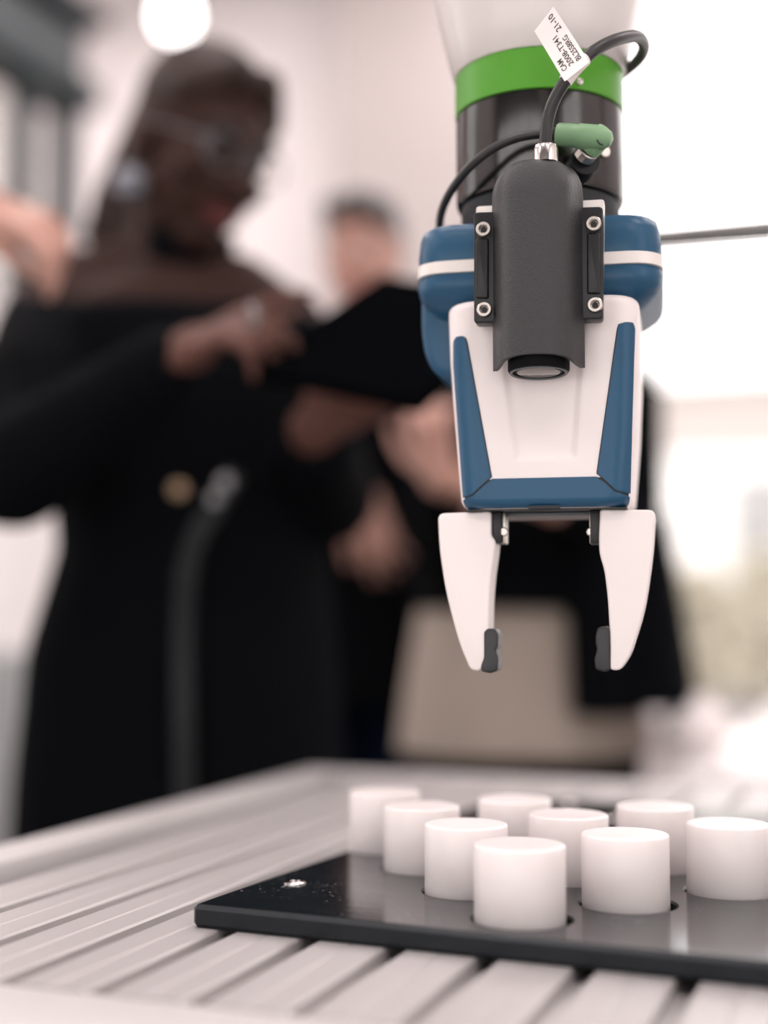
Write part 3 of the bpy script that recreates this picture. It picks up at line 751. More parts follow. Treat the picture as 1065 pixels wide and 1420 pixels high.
_cp = catmull([(0, 1, 0), (0.28, 0.975, 0), (0.52, 0.88, 0), (0.68, 0.72, 0), (0.78, 0.53, 0), (0.84, 0.36, 0), (0.92, 0.15, 0), (1.0, 0.0, 0)], 6)
COVP = [(v.x, v.y) for v in _cp]
bm = bmesh.new(); NT = 56
zrow = [zc0 + (zc1 - 0.018 - zc0) * i / 24 for i in range(25)] + [zc1 - 0.018 * (1 - math.sin(i / 14 * math.pi / 2)) for i in range(1, 15)]
outer = [[bm.verts.new(cov(-1 + 2 * i / NT, z)) for i in range(NT + 1)] for z in zrow]
inner = [[bm.verts.new(cov(-1 + 2 * i / NT, min(z, zc1 - 0.003), 0.0026)) for i in range(NT + 1)] for z in zrow]
for g in (outer, inner):
    for r0, r1 in zip(g[:-1], g[1:]):
        for i in range(NT): bm.faces.new((r0[i], r0[i + 1], r1[i + 1], r1[i]))
for i in range(NT): bm.faces.new((outer[0][i], outer[0][i + 1], inner[0][i + 1], inner[0][i]))
for i in (0, NT):
    for r in range(len(zrow) - 1): bm.faces.new((outer[r][i], outer[r + 1][i], inner[r + 1][i], inner[r][i]))
bm.faces.new(outer[-1]); bm.faces.new(inner[-1][::-1])
obj('cover', bm, 'cover_grey', cm, sharp=50)
LAX = (0, 0.05, 1); LR = 0.0172; YLN = YC - 0.0015
lx, lz = L(747, 516.5, YLN)
body = obj('lens_barrel', lathe([(0, 0.0), (LR * 0.72, 0.0), (LR * 0.74, -0.0004), (LR * 0.78, -0.0004), (LR * 0.79, 0.0008), (LR * 0.84, 0.0008), (LR * 0.85, -0.0003), (LR * 0.95, -0.0003), (LR, 0.0012), (LR, 0.0065), (LR * 0.985, 0.0068), (LR * 0.985, 0.0073), (LR, 0.0076), (LR, 0.10), (0, 0.10)], (lx, YLN, lz), LAX, seg=64), 'lens_black', cm)
obj('lens_glass', lathe([(0, -0.0006), (LR * 0.66, -0.0004), (LR * 0.72, 0.0002), (0, 0.0003)], (lx, YLN, lz - 0.0001), LAX, seg=48), 'lens_glass', body)
obj('lens_ring', ring_lathe([(LR * 0.86, -0.0008), (LR * 0.93, -0.0008), (LR * 0.95, -0.0002), (LR * 0.84, -0.0002)], (lx, YLN, lz), LAX, seg=48), 'steel_grey', body)
obj('gland', lathe([(0, 0.0), (0.0068, 0.0), (0.0068, 0.0075), (0.0062, 0.0095), (0.0045, 0.0102), (0, 0.0102)], (L(757, 215, YC - 0.011)[0], YC - 0.011, zc1 - 0.0015), seg=40), 'chrome', cm)
# bracket: pale plate and two black bars
def hexscrew(px, py, y, parent):
    x, z = L(px, py, y); R = 0.0043; bm = bmesh.new(); n = 24
    def circ(r, yy): return [Vector((x + r * math.cos(2 * math.pi * i / n), yy, z + r * math.sin(2 * math.pi * i / n))) for i in range(n)]
    def hexa(r, yy):
        out = []
        for i in range(n):
            a = 2 * math.pi * i / n; rr = r * math.cos(math.pi / 6) / math.cos((a % (math.pi / 3)) - math.pi / 6); out.append(Vector((x + rr * math.cos(a), yy, z + rr * math.sin(a))))
        return out
    add_rings(bm, [circ(R, y + 0.004), circ(R, y + 0.0006), circ(R * 0.9, y), circ(R * 0.62, y), hexa(R * 0.52, y + 0.0006), hexa(R * 0.5, y + 0.0026)])
    s = obj('screw', bm, 'screw_steel', parent)
    obj('hex_socket', lathe([(0, 0), (R * 0.42, 0), (R * 0.42, 0.0002), (0, 0.0002)], (x, y + 0.0023, z), (0, 1, 0), 12), 'dark_socket', s)
for x0p, x1p, y0p, y1p, sc in ((657, 688, 294, 448, ((670, 317), (671, 428.5))), (803, 836, 287, 443, ((823, 309.5), (825, 422)))):
    yb = YC - 0.001
    o4 = [L(x0p, y0p, yb), L(x1p, y0p - 1, yb), L(x1p, y1p - 1, yb), L(x0p, y1p, yb)]
    bo = obj('mounting_bar', prism(round_poly(o4, 0.0025), yb, yb + 0.012, 0.001, 3), 'bracket_black', cm)
    xm0 = (x0p + 3, x0p + 9)
    for sx, sy in sc: hexscrew(sx, sy, yb - 0.0035, bo)
    # rib between the two screws
    rx0, rx1 = (x0p + 3, x0p + 21) if x0p < 700 else (x1p - 22, x1p - 3)
    rp = [L(rx0, sc[0][1] + 14, yb), L(rx1, sc[0][1] + 14, yb), L(rx1, sc[1][1] - 14, yb), L(rx0, sc[1][1] - 14, yb)]
    obj('rib', prism(round_poly(rp, 0.0015), yb - 0.0016, yb + 0.002, 0.0012, 3), 'bracket_black', bo)
yb = YC + 0.0112
o4 = [L(660, 286, yb), L(838, 276, yb), L(836, 436, yb), L(662, 440, yb)]
obj('bracket_plate', prism(round_poly(o4, 0.002), yb, YF - 0.0003, 0.0006, 2), 'bracket_pale', cm)

# ---- camera cable with a flag label
cc = tool('camera_cable'); tag(cc, 'dark cable with white paper flag label, looping from the camera top', 'cable')
cpts = [L3(757, 206, YC - 0.011), L3(757, 188, YC - 0.011), L3(760, 165, YC - 0.0115), L3(768, 140, YC - 0.013), L3(783, 114, YC - 0.014), L3(802, 90, YC - 0.013), L3(828, 68, YC - 0.008),
        L3(858, 54, YC + 0.006), L3(884, 51, YC + 0.03), L3(893, 66, YC + 0.055), L3(884, 84, YC + 0.075), L3(862, 104, YC + 0.11), L3(835, 130, YC + 0.15), L3(800, 160, YC + 0.165)]
obj('cable', tube(cpts, 0.0035, 18, 10), 'rubber_cable', cc)
# the flag: a thin bent sheet
ya = YC - 0.0193
A_, B_, C_, D_ = (767.5, 9), (741, 43), (783, 113), (817.5, 86)      # far right, far left, near left, near right
def flag(u, v, off=0.0):
    """u along the reading direction (0 at the cable), v from left edge to right edge"""
    bend = 0.0022 * math.sin(u * math.pi)
    cxx = (C_[0] * (1 - u) + B_[0] * u) * (1 - v) + (D_[0] * (1 - u) + A_[0] * u) * v
    cyy = (C_[1] * (1 - u) + B_[1] * u) * (1 - v) + (D_[1] * (1 - u) + A_[1] * u) * v
    yl = ya + bend - off + 0.004 * u
    return L3(cxx, cyy, yl)
bm = bmesh.new(); N = 14; M_ = 5
fr = [[bm.verts.new(flag(i / N, j / M_)) for j in range(M_ + 1)] for i in range(N + 1)]
bk = [[bm.verts.new(flag(i / N, j / M_, -0.0003)) for j in range(M_ + 1)] for i in range(N + 1)]
for g in (fr, bk):
    for i in range(N):
        for j in range(M_): bm.faces.new((g[i][j], g[i][j + 1], g[i + 1][j + 1], g[i + 1][j]))
for i in range(N):
    for j in (0, M_): bm.faces.new((fr[i][j], fr[i + 1][j], bk[i + 1][j], bk[i][j]))
for j in range(M_):
    for i in (0, N): bm.faces.new((fr[i][j], fr[i][j + 1], bk[i][j + 1], bk[i][j]))
fl_o = obj('flag_label', bm, 'tag_white', cc)
# sleeve of the label round the cable
sl = [L3(783.5, 113, YC - 0.014), L3(793, 100.5, YC - 0.0135), L3(803, 89, YC - 0.013), L3(811, 81.5, YC - 0.0115)]
obj('label_sleeve', tube([sl[0], sl[1], sl[2], sl[3]], 0.0041, 18, 6), 'tag_white', fl_o)
def text_on_flag(txt, u0, u1, v0, v1):
    cu = bpy.data.curves.new('lettering', 'FONT'); cu.body = txt; cu.size = 1.0; cu.resolution_u = 2; cu.offset = 0.015
    to = bpy.data.objects.new('lettering', cu); COL.objects.link(to); bpy.context.view_layer.update()
    dg = bpy.context.evaluated_depsgraph_get(); me = bpy.data.meshes.new_from_object(to.evaluated_get(dg))
    bpy.data.objects.remove(to)
    xs = [v.co.x for v in me.vertices]; x0, x1 = min(xs), max(xs)
    for v in me.vertices:
        u = u0 + (u1 - u0) * (v.co.x - x0) / (x1 - x0); t = v1 + (v0 - v1) * (v.co.y / 0.72)
        v.co = flag(u, t, 0.00018)
    obj('lettering', me, 'ink', fl_o, smooth=False)
text_on_flag('CAM', 0.14, 0.34, 0.10, 0.30)
text_on_flag('2008-T341', 0.14, 0.66, 0.37, 0.57)
text_on_flag('BL25S8RG', 0.13, 0.56, 0.66, 0.86)
text_on_flag('21-10', 0.68, 0.96, 0.62, 0.84)

# ---- second cable with green angled plug
pg = tool('plug_cable'); tag(pg, 'thin black cable with sage green angled plug on the wrist', 'cable')
YP = -0.052
gpts = [L3(776, 186, YP), L3(748, 186, YP), L3(715, 192, YP + 0.001), L3(682, 207, YP + 0.004), L3(650, 233, YP + 0.012), L3(626, 264, YP + 0.028), L3(613, 292, YP + 0.045), L3(610, 318, YP + 0.062), L3(616, 350, YP + 0.08)]
obj('cable', tube(gpts, 0.0026, 16, 10), 'rubber_cable', pg)
a0 = L3(771, 186, YP); a1 = L3(838, 192, YP)
ax = (a1 - a0).normalized()
pb = obj('plug_body', lathe([(0, 0), (0.0055, 0), (0.0064, 0.0012), (0.0066, 0.006), (0.0066, 0.012), (0.0072, 0.013), (0.0072, 0.0225), (0.0066, 0.0275), (0.004, 0.0315), (0, 0.033)], a0, ax, 20), 'plug_green', pg)
b0 = L3(834, 187, YP); b1 = L3(817, 207, YP + 0.006)
obj('plug_elbow', lathe([(0, -0.004), (0.005, -0.0035), (0.0068, 0), (0.007, (b1 - b0).length * 0.8), (0.0066, (b1 - b0).length), (0, (b1 - b0).length)], b0, (b1 - b0), 20), 'plug_green', pg)
obj('plug_mark', tube([L3(828, 194, YP - 0.0073), L3(831, 199, YP - 0.0076), L3(836, 201, YP - 0.007)], 0.0005, 6, 6), 'seam_dark', pg)
n1 = L3(809, 217, YP + 0.0105)
nl = (n1 - b1).length
bm = bmesh.new()
add_lathe(bm, [(0, 0), (0.0058, 0), (0.0066, 0.0006), (0.0066, nl - 0.0006), (0.0058, nl), (0, nl)], b1, n1 - b1, 12)
obj('coupling_nut', bm, 'screw_steel', pg, sharp=20)
obj('gland', lathe([(0, 0), (0.0036, 0), (0.0036, 0.004), (0, 0.004)], a0 - ax * 0.0038, ax, 16), 'seam_dark', pg)

# ------------------------------------------------------------------ thin stand with a cross rod, right of the gripper
r0, r1 = at(900, 332, 0.93), at(1075, 317.5, 0.87)
rd = (r1 - r0).normalized(); rp = r0 + rd * ((0.47 - r0.x) / rd.x)
st = empty('rod_stand', (rp.x, rp.y, ZT)); tag(st, 'thin grey cross rod of a stand, behind the gripper at right', 'stand')
so_ = Vector((rp.x, rp.y, ZT))
obj('cross_rod', tube([r0 - so_, rp + rd * 0.03 - so_], 0.0044, 16, smooth=False), 'rod_grey', st)
obj('post', tube([(0, 0.009, 0.01), (0, 0.009, rp.z - ZT + 0.04)], 0.006, 16, smooth=False), 'rod_grey', st)
obj('clamp', box(-0.012, 0.012, -0.008, 0.02, rp.z - ZT - 0.012, rp.z - ZT + 0.012, 0.002), 'bracket_black', st)
obj('base', box(-0.05, 0.05, -0.04, 0.06, 0, 0.012, 0.002), 'bracket_black', st)

# ------------------------------------------------------------------ people
class Flesh:
    """collects closed shapes and fuses them into one continuous skin"""
    def __init__(s): s.bm = bmesh.new()
    def cap(s, p0, p1, r0, r1=None, seg=14):
        r1 = r0 if r1 is None else r1
        p0, p1 = Vector(p0), Vector(p1); d = p1 - p0
        if d.length < 1e-5: d = Vector((0, 0, 1e-4))
        u, w = frame_from(d); n = d.normalized(); rings = []
        for i in range(5): a = math.pi / 2 * (1 - i / 4) ; rings.append((p0 - n * (r0 * math.sin(a)), max(r0 * math.cos(a), 1e-4)))
        for i in range(5): a = math.pi / 2 * i / 4; rings.append((p1 + n * (r1 * math.sin(a)), max(r1 * math.cos(a), 1e-4)))
        add_rings(s.bm, [[c + u * (r * math.cos(6.28319 * k / seg)) + w * (r * math.sin(6.28319 * k / seg)) for k in range(seg)] for c, r in rings]); return s
    def ell(s, c, r, m=None, seg=18):
        c = Vector(c); rings = []
        for i in range(11):
            a = -math.pi / 2 + math.pi * i / 10; ring = []
            for k in range(seg):
                b = 6.28319 * k / seg; v = Vector((r[0] * max(math.cos(a), 1e-3) * math.cos(b), r[1] * max(math.cos(a), 1e-3) * math.sin(b), r[2] * math.sin(a)))
                ring.append(c + (m @ v if m else v))
            rings.append(ring)
        add_rings(s.bm, rings); return s
    def limb(s, pts, rs):
        for a, b, r0, r1 in zip(pts[:-1], pts[1:], rs[:-1], rs[1:]): s.cap(a, b, r0, r1)
        return s
    def loft(s, rings, seg=28):
        """rings: (centre, rx, ry, rot)"""
        add_rings(s.bm, [[Vector(c) + Matrix.Rotation(rot, 3, 'Z') @ Vector((rx * math.cos(6.28319 * k / seg), ry * math.sin(6.28319 * k / seg), 0)) for k in range(seg)] for c, rx, ry, rot in rings]); return s
    def build(s, name, material, parent, base, voxel=0.006, smooth=6, fold=0.0):
        bmesh.ops.translate(s.bm, verts=s.bm.verts, vec=-Vector(base))
        bmesh.ops.recalc_face_normals(s.bm, faces=s.bm.faces[:])
        me = bpy.data.meshes.new(name); s.bm.to_mesh(me); s.bm.free()
        t = bpy.data.objects.new('tmp', me); COL.objects.link(t)
        r = t.modifiers.new('r', 'REMESH'); r.mode = 'VOXEL'; r.voxel_size = voxel; r.use_smooth_shade = True
        if smooth: q = t.modifiers.new('s', 'SMOOTH'); q.factor = 0.5; q.iterations = smooth
        bpy.context.view_layer.update(); dg = bpy.context.evaluated_depsgraph_get()
        out = bpy.data.meshes.new_from_object(t.evaluated_get(dg)); bpy.data.objects.remove(t)
        return obj(name, out, material, parent, sharp=180)

def head_matrix(yaw, pitch, roll): return (Matrix.Rotation(yaw, 3, 'Z') @ Matrix.Rotation(pitch, 3, 'X') @ Matrix.Rotation(roll, 3, 'Y'))
def add_head(F, c, m, k=1.0):
    P = lambda x, y, z: c + m @ (Vector((x, y, z)) * k)
    R = lambda *r: tuple(v * k for v in r)
    F.ell(P(0, 0.018, 0.035), R(0.073, 0.092, 0.081), m)
    F.ell(P(0, -0.018, -0.028), R(0.063, 0.072, 0.082), m)
    F.ell(P(0, -0.052, -0.092), R(0.030, 0.028, 0.024), m)
    F.cap(P(-0.052, 0.0, -0.058), P(0, -0.05, -0.098), 0.020 * k, 0.016 * k); F.cap(P(0.052, 0.0, -0.058), P(0, -0.05, -0.098), 0.020 * k, 0.016 * k)
    F.cap(P(0, -0.086, 0.008), P(0, -0.106, -0.034), 0.008 * k, 0.012 * k)
    F.ell(P(0.011, -0.095, -0.038), R(0.008, 0.010, 0.007), m); F.ell(P(-0.011, -0.095, -0.038), R(0.008, 0.010, 0.007), m)
    F.cap(P(-0.036, -0.078, 0.022), P(0.036, -0.078, 0.022), 0.011 * k)
    for s in (-1, 1):
        F.ell(P(0.040 * s, -0.060, -0.026), R(0.022, 0.020, 0.018), m)
        F.ell(P(0.075 * s, 0.012, -0.010), R(0.009, 0.019, 0.032), m)
def face_parts(parent, base, c, m, lips, k=1.0, brow='hair_black', eyem='eye_white'):
    P = lambda x, y, z: c + m @ (Vector((x, y, z)) * k) - Vector(base)
    for s in (-1, 1):
        bm = bmesh.new(); bmesh.ops.create_uvsphere(bm, u_segments=16, v_segments=12, radius=0.0125 * k)
        fwd = m @ Vector((0, -1, 0)); cc_ = P(0.031 * s, -0.0735, 0.002)
        for f in bm.faces: f.material_index = 1 if f.calc_center_median().normalized().dot(fwd) > 0.86 else 0
        bmesh.ops.translate(bm, verts=bm.verts, vec=cc_); obj('eye', bm, [eyem, 'iris_dark'], parent)
        obj('eyebrow', tube([P(0.014 * s, -0.091, 0.024), P(0.032 * s, -0.0875, 0.031), P(0.05 * s, -0.075, 0.025)], 0.0035, 8, 5), brow, parent)
    bm = bmesh.new()
    add_tube(bm, [P(-0.024, -0.079, -0.066), P(-0.008, -0.0915, -0.0615), P(0, -0.0915, -0.063), P(0.008, -0.0915, -0.0615), P(0.024, -0.079, -0.066)], lambda t: 0.002 + 0.0045 * math.sin(math.pi * t), 10, 6)
    add_tube(bm, [P(-0.022, -0.079, -0.068), P(0, -0.0905, -0.0735), P(0.022, -0.079, -0.068)], lambda t: 0.002 + 0.0055 * math.sin(math.pi * t), 10, 6)
    obj('lips', bm, lips, parent)
def add_hand(F, wrist, fdir, back, side=1, curl=(0.5, 0.5, 0.5, 0.5), spread=1.0, k=1.0, thumb=(0.75, 0.6, -0.35)):
    """palm and five fingers; fdir: towards the fingers, back: normal of the back of the hand, side: +1 when the thumb is on the left of (fdir, back)"""
    y = Vector(fdir).normalized(); z = Vector(back); z = (z - y * z.dot(y)).normalized(); x = y.cross(z) * side
    W = lambda a, b, c: Vector(wrist) + (x * a + y * b + z * c) * k
    m = Matrix((x, y, z)).transposed()
    F.cap(W(0, 0.0, 0), W(0, 0.03, 0), 0.023 * k, 0.024 * k)
    for a in (-0.026, -0.009, 0.009, 0.026): F.cap(W(a * 0.7, 0.015, 0), W(a, 0.083, 0), 0.0135 * k, 0.0105 * k)
    for i, (a, ln) in enumerate(((0.028, 0.072), (0.0095, 0.080), (-0.0095, 0.074), (-0.028, 0.058))):
        p = Vector((a, 0.086, 0.0)); ang = 0.0; r = 0.0092
        for seg, f in ((0, 0.45), (1, 0.30), (2, 0.25)):
            ang += curl[i] * (0.8, 1.0, 0.6)[seg]
            q = p + Vector((a * 0.35 * spread * f, math.cos(ang) * ln * f, -math.sin(ang) * ln * f))
            F.cap(W(*p), W(*q), r * k, (r - 0.0009) * k); p = q; r -= 0.0009
    t = Vector(thumb).normalized(); p = Vector((0.024, 0.022, -0.004))
    for ln, r in ((0.042, 0.0125), (0.032, 0.0108), (0.026, 0.0095)):
        q = p + t * ln; F.cap(W(*p), W(*q), r * k, (r - 0.001) * k); p = q; t = (t + Vector((-0.25, 0.25, -0.05))).normalized()
def nails(*a): pass

# ---- woman with the tablet
WD = 1.70
base = at(250, 860, WD); base.z = 0
w = empty('person', base); tag(w, 'woman in black off shoulder coat looking down at a dark tablet', 'person')
hc = at(278, 212, WD - 0.02); hm = head_matrix(math.radians(42), math.radians(20), math.radians(8))
nb = at(245, 395, WD + 0.03)
F = Flesh(); add_head(F, hc, hm, 1.06)
F.cap(hc + hm @ Vector((0, 0.03, -0.07)), nb, 0.05, 0.056)
rot = math.radians(14)
def tz(y): return at(250, y, WD).z
sx = base.x
F.loft([((sx + 0.02, WD + 0.03, tz(352)), 0.07, 0.055, rot), ((sx + 0.015, WD + 0.035, tz(385)), 0.12, 0.075, rot), ((sx, WD + 0.04, tz(420)), 0.165, 0.09, rot), ((sx - 0.005, WD + 0.04, tz(470)), 0.175, 0.10, rot),
        ((sx, WD + 0.04, tz(600)), 0.15, 0.105, rot), ((sx, WD + 0.04, tz(760)), 0.13, 0.10, rot), ((sx, WD + 0.04, tz(930)), 0.165, 0.12, rot), ((sx, WD + 0.04, tz(1080)), 0.17, 0.12, rot)])
shR = at(75, 432, WD + 0.02); shL = at(398, 452, WD + 0.07)
elR = at(20, 655, WD - 0.20); wrR = at(243, 497, WD - 0.30)
elL = at(455, 690, WD + 0.02); wrL = at(432, 592, WD - 0.17)
F.limb([shR, elR, wrR], [0.058, 0.042, 0.027]); F.limb([shL, elL, wrL], [0.052, 0.042, 0.027])
F.cap(at(232, 352, WD + 0.04), at(105, 398, WD + 0.04), 0.042, 0.045); F.cap(nb, shR, 0.045, 0.05); F.cap(nb, shL, 0.045, 0.045)
# right hand pointing at the tablet, left hand below it
add_hand(F, wrR, at(345, 440, WD - 0.36) - wrR, Vector((-0.3, -0.55, 0.8)), side=-1, curl=(0.15, 0.75, 0.9, 0.95), thumb=(0.7, 0.7, -0.3))
add_hand(F, wrL, at(505, 548, WD - 0.21) - wrL, Vector((0.25, -0.8, -0.5)), side=-1, curl=(0.35, 0.4, 0.45, 0.5), thumb=(0.5, 0.8, -0.45))
# legs
for s in (-1, 1):
    hip = Vector((sx + 0.085 * s, WD + 0.04, tz(1060))); kn = Vector((sx + 0.09 * s, WD + 0.02, 0.47)); an = Vector((sx + 0.085 * s, WD + 0.05, 0.09))
    F.limb([hip, kn, an], [0.085, 0.056, 0.036]); F.cap(an, (an.x + 0.01 * s, an.y - 0.13, 0.045), 0.036, 0.03)
wb_o = F.build('body', ['skin_dark', 'skin_brown'], w, base, 0.0055, 4)
for hand_w, reach in ((wrR, 0.21), (wrL, 0.21)):
    fore = (elR if hand_w is wrR else elL); ax_ = (hand_w - fore).normalized()
    for pgon in wb_o.data.polygons:
        d_ = pgon.center + base - hand_w
        if d_.length < reach and d_.dot(ax_) > -0.02 and (pgon.center + base).y < WD - 0.08: pgon.material_index = 1
face_parts(w, base, hc, hm, 'lips_red', 1.06, eyem='eye_shaded')
# hair: cap and long hair falling behind to the left
H = Flesh()
HP = lambda x, y, z: hc + hm @ (Vector((x, y, z)) * 1.06)
H.ell(HP(0, 0.022, 0.054), (0.086, 0.088, 0.086), hm); H.ell(HP(0, 0.035, 0.0), (0.080, 0.072, 0.09), hm)
H.cap(HP(-0.02, -0.055, 0.092), HP(-0.055, -0.02, 0.06), 0.024, 0.024); H.cap(HP(0.02, -0.055, 0.092), HP(0.06, -0.02, 0.06), 0.024, 0.024)
H.limb([at(246, 125, WD + 0.05), at(205, 205, WD + 0.07), at(165, 275, WD + 0.09), at(142, 326, WD + 0.10)], [0.046, 0.04, 0.034, 0.026])
H.limb([at(240, 190, WD + 0.03), at(208, 260, WD + 0.07), at(182, 325, WD + 0.08)], [0.045, 0.034, 0.022])
H.build('hair', 'hair_brown', w, base, 0.006, 3)
# glasses
gl = lambda x, y, z: hc + hm @ (Vector((x, y, z)) * 1.06) - base
gb = bmesh.new()
for s in (-1, 1):
    c0 = (0.033 * s, -0.098, 0.0)
    add_tube(gb, [gl(c0[0] + 0.024 * math.cos(a), c0[1] + 0.004 * abs(math.cos(a)), 0.019 * math.sin(a)) for a in [i * 6.28319 / 16 for i in range(17)]], 0.0016, 6, 2)
    add_tube(gb, [gl(0.057 * s, -0.095, 0.006), gl(0.076 * s, -0.05, 0.008), gl(0.079 * s, 0.012, 0.008)], 0.0016, 6, 4)
add_tube(gb, [gl(-0.010, -0.1, 0.004), gl(0, -0.106, 0.007), gl(0.010, -0.1, 0.004)], 0.0016, 6, 4)
obj('glasses', gb, 'steel_grey', w)
er = HP(-0.081, 0.0, -0.052) - base
obj('earring', lathe([(0, -0.034), (0.016, -0.03), (0.021, -0.016), (0.017, -0.003), (0.004, 0.006), (0, 0.006)], er, seg=16), 'pearl', w)
obj('choker', ring_lathe([(0.054, -0.022), (0.058, -0.02), (0.058, 0.02), (0.054, 0.022), (0.05, 0.0)], (at(262, 345, WD + 0.01) - base), (hc - nb).normalized() + Vector((0, 0, 0.6)), 28), 'coat_black', w)
# coat
K = Flesh()
K.loft([((sx - 0.003, WD + 0.04, tz(428)), 0.178, 0.098, rot), ((sx - 0.005, WD + 0.04, tz(445)), 0.196, 0.115, rot), ((sx, WD + 0.04, tz(520)), 0.198, 0.125, rot), ((sx + 0.01, WD + 0.04, tz(640)), 0.182, 0.125, rot), ((sx + 0.012, WD + 0.04, tz(760)), 0.172, 0.125, rot),
        ((sx + 0.0, WD + 0.04, tz(900)), 0.195, 0.14, rot), ((sx - 0.0, WD + 0.04, tz(1080)), 0.208, 0.15, rot), ((sx, WD + 0.04, tz(1300)), 0.215, 0.16, rot), ((sx, WD + 0.04, 0.36), 0.235, 0.18, rot)])
cuffR = elR.lerp(wrR, 0.93); cuffL = elL.lerp(wrL, 0.72)
K.limb([at(70, 458, WD + 0.02), elR.lerp(shR, 0.45), elR, cuffR], [0.068, 0.07, 0.064, 0.042])
K.limb([at(392, 485, WD + 0.07), elL, cuffL], [0.06, 0.062, 0.052])
K.build('coat', 'coat_black', w, base, 0.008, 6)
# collar edge, strap, buttons
stp = [at(325, 655, WD - 0.105), at(300, 700, WD - 0.105), at(272, 745, WD - 0.105), at(258, 800, WD - 0.10), at(254, 880, WD - 0.115), at(254, 980, WD - 0.125), at(256, 1120, WD - 0.125)]
def ribbon(pts, wd, thick):
    bm = bmesh.new(); path = catmull(pts, 6); rings = []
    for i, p in enumerate(path):
        d = (path[min(i + 1, len(path) - 1)] - path[max(i - 1, 0)]).normalized(); xx = d.cross(Vector((0, 1, 0))).normalized(); yy = Vector((0, 1, 0))
        rings.append([p + xx * a * wd - base + yy * b * thick for a, b in ((-1, -1), (1, -1), (1, 1), (-1, 1))])
    add_rings(bm, rings); return bm
obj('strap', ribbon(stp, 0.011, 0.004), 'strap_grey', w)
for (bx, by), mm, r in (((247, 680), 'gold', 0.010), ((312, 670), 'silver', 0.009), ((298, 692), 'silver', 0.0085), ((403, 595), 'silver', 0.008)):
    dd = WD - 0.115 if bx < 350 else WD - 0.13
    obj('metal_button', lathe([(0, 0), (r, 0), (r, 0.003), (r * 0.6, 0.006), (0, 0.007)], at(bx, by, dd) - base, (0.25, -1, 0.45), 20), mm, w)
for s in (-1, 1):
    obj('shoe', box(sx + 0.09 * s - 0.045 - base.x, sx + 0.09 * s + 0.045 - base.x, -0.13, 0.11, 0, 0.085, 0.03, 3), 'shoe_black', w)
wrist_c = wrR - base
obj('bracelet', ring_lathe([(0.026, -0.005), (0.030, -0.0035), (0.030, 0.0035), (0.026, 0.005), (0.025, 0.0)], wrist_c, (wrR - elR), 28), 'silver', w)
obj('ring', ring_lathe([(0.0095, -0.003), (0.0125, -0.002), (0.0125, 0.002), (0.0095, 0.003)], at(352, 438, WD - 0.375) - base, (1, 0.2, 0.3), 18), 'silver', w)

# ---- tablet in her hands
c1_, c2_ = at(345, 520, WD - 0.36), at(530, 392, WD - 0.16)
ex = (c2_ - c1_); tl = ex.length; ex.normalize()
c3_ = at(640, 470, WD - 0.30); ey = c3_ - c2_; ey = (ey - ex * ey.dot(ex)); tw = 0.19; ey.normalize(); ez = ex.cross(ey)
tb = empty('tablet', (0, 0, 0)); tag(tb, 'black tablet held tilted in the woman\'s hands', 'tablet')
mt = Matrix((ex, ey, ez)).transposed().to_4x4(); mt.translation = c1_
tb.matrix_world = mt
obj('case', box(0, tl, 0, tw, -0.012, 0.006, 0.005, 3), 'tablet_black', tb)
obj('screen', box(0.012, tl - 0.012, 0.012, tw - 0.012, 0.0055, 0.0066), 'screen_dark', tb)

# ---- man in the background
MD = 2.75
base = at(505, 860, MD); base.z = 0
mpers = empty('person', base); tag(mpers, 'man with short dark hair in dark clothes, standing in the far background', 'person')
hc = at(500, 352, MD); hm = head_matrix(math.radians(-15), math.radians(12), 0)
F = Flesh(); add_head(F, hc, hm)
sx = base.x; zS = at(500, 445, MD).z
F.cap(hc + hm @ Vector((0, 0.03, -0.07)), (sx, MD + 0.04, zS), 0.055, 0.062)
F.loft([((sx, MD + 0.04, zS + 0.01), 0.10, 0.07, 0), ((sx, MD + 0.04, zS - 0.06), 0.19, 0.10, 0), ((sx, MD + 0.04, zS - 0.25), 0.18, 0.115, 0), ((sx, MD + 0.04, 1.05), 0.155, 0.11, 0), ((sx, MD + 0.04, 0.92), 0.17, 0.12, 0)])
shA, shB = Vector((sx - 0.18, MD + 0.04, zS - 0.07)), Vector((sx + 0.18, MD + 0.04, zS - 0.07))
elA, wrA = Vector((sx - 0.23, MD + 0.03, zS - 0.36)), at(505, 690, MD - 0.26)
elB, wrB = Vector((sx + 0.23, MD + 0.03, zS - 0.36)), Vector((sx + 0.24, MD - 0.06, zS - 0.60))
F.limb([shA, elA, wrA], [0.06, 0.045, 0.029]); F.limb([shB, elB, wrB], [0.06, 0.045, 0.029])
add_hand(F, wrA, Vector((0.25, -0.2, -0.8)), Vector((-0.3, -0.9, 0.1)), side=1, curl=(0.35, 0.4, 0.45, 0.5))
add_hand(F, wrB, Vector((0.0, -0.15, -0.9)), Vector((1, -0.3, 0.0)), side=-1, curl=(0.35, 0.4, 0.45, 0.5))
for s in (-1, 1):
    F.limb([(sx + 0.09 * s, MD + 0.04, 0.92), (sx + 0.1 * s, MD + 0.02, 0.5), (sx + 0.1 * s, MD + 0.05, 0.09)], [0.09, 0.06, 0.04]); F.cap((sx + 0.1 * s, MD + 0.05, 0.07), (sx + 0.11 * s, MD - 0.1, 0.045), 0.038, 0.03)
F.build('body', 'skin_light', mpers, base, 0.0065, 4); face_parts(mpers, base, hc, hm, 'lips_pink')
H = Flesh(); HP = lambda x, y, z: hc + hm @ Vector((x, y, z))
H.ell(HP(0, 0.03, 0.055), (0.083, 0.095, 0.078), hm); H.ell(HP(0, 0.06, 0.01), (0.079, 0.068, 0.075), hm); H.cap(HP(-0.04, -0.06, 0.09), HP(0.04, -0.06, 0.09), 0.022)
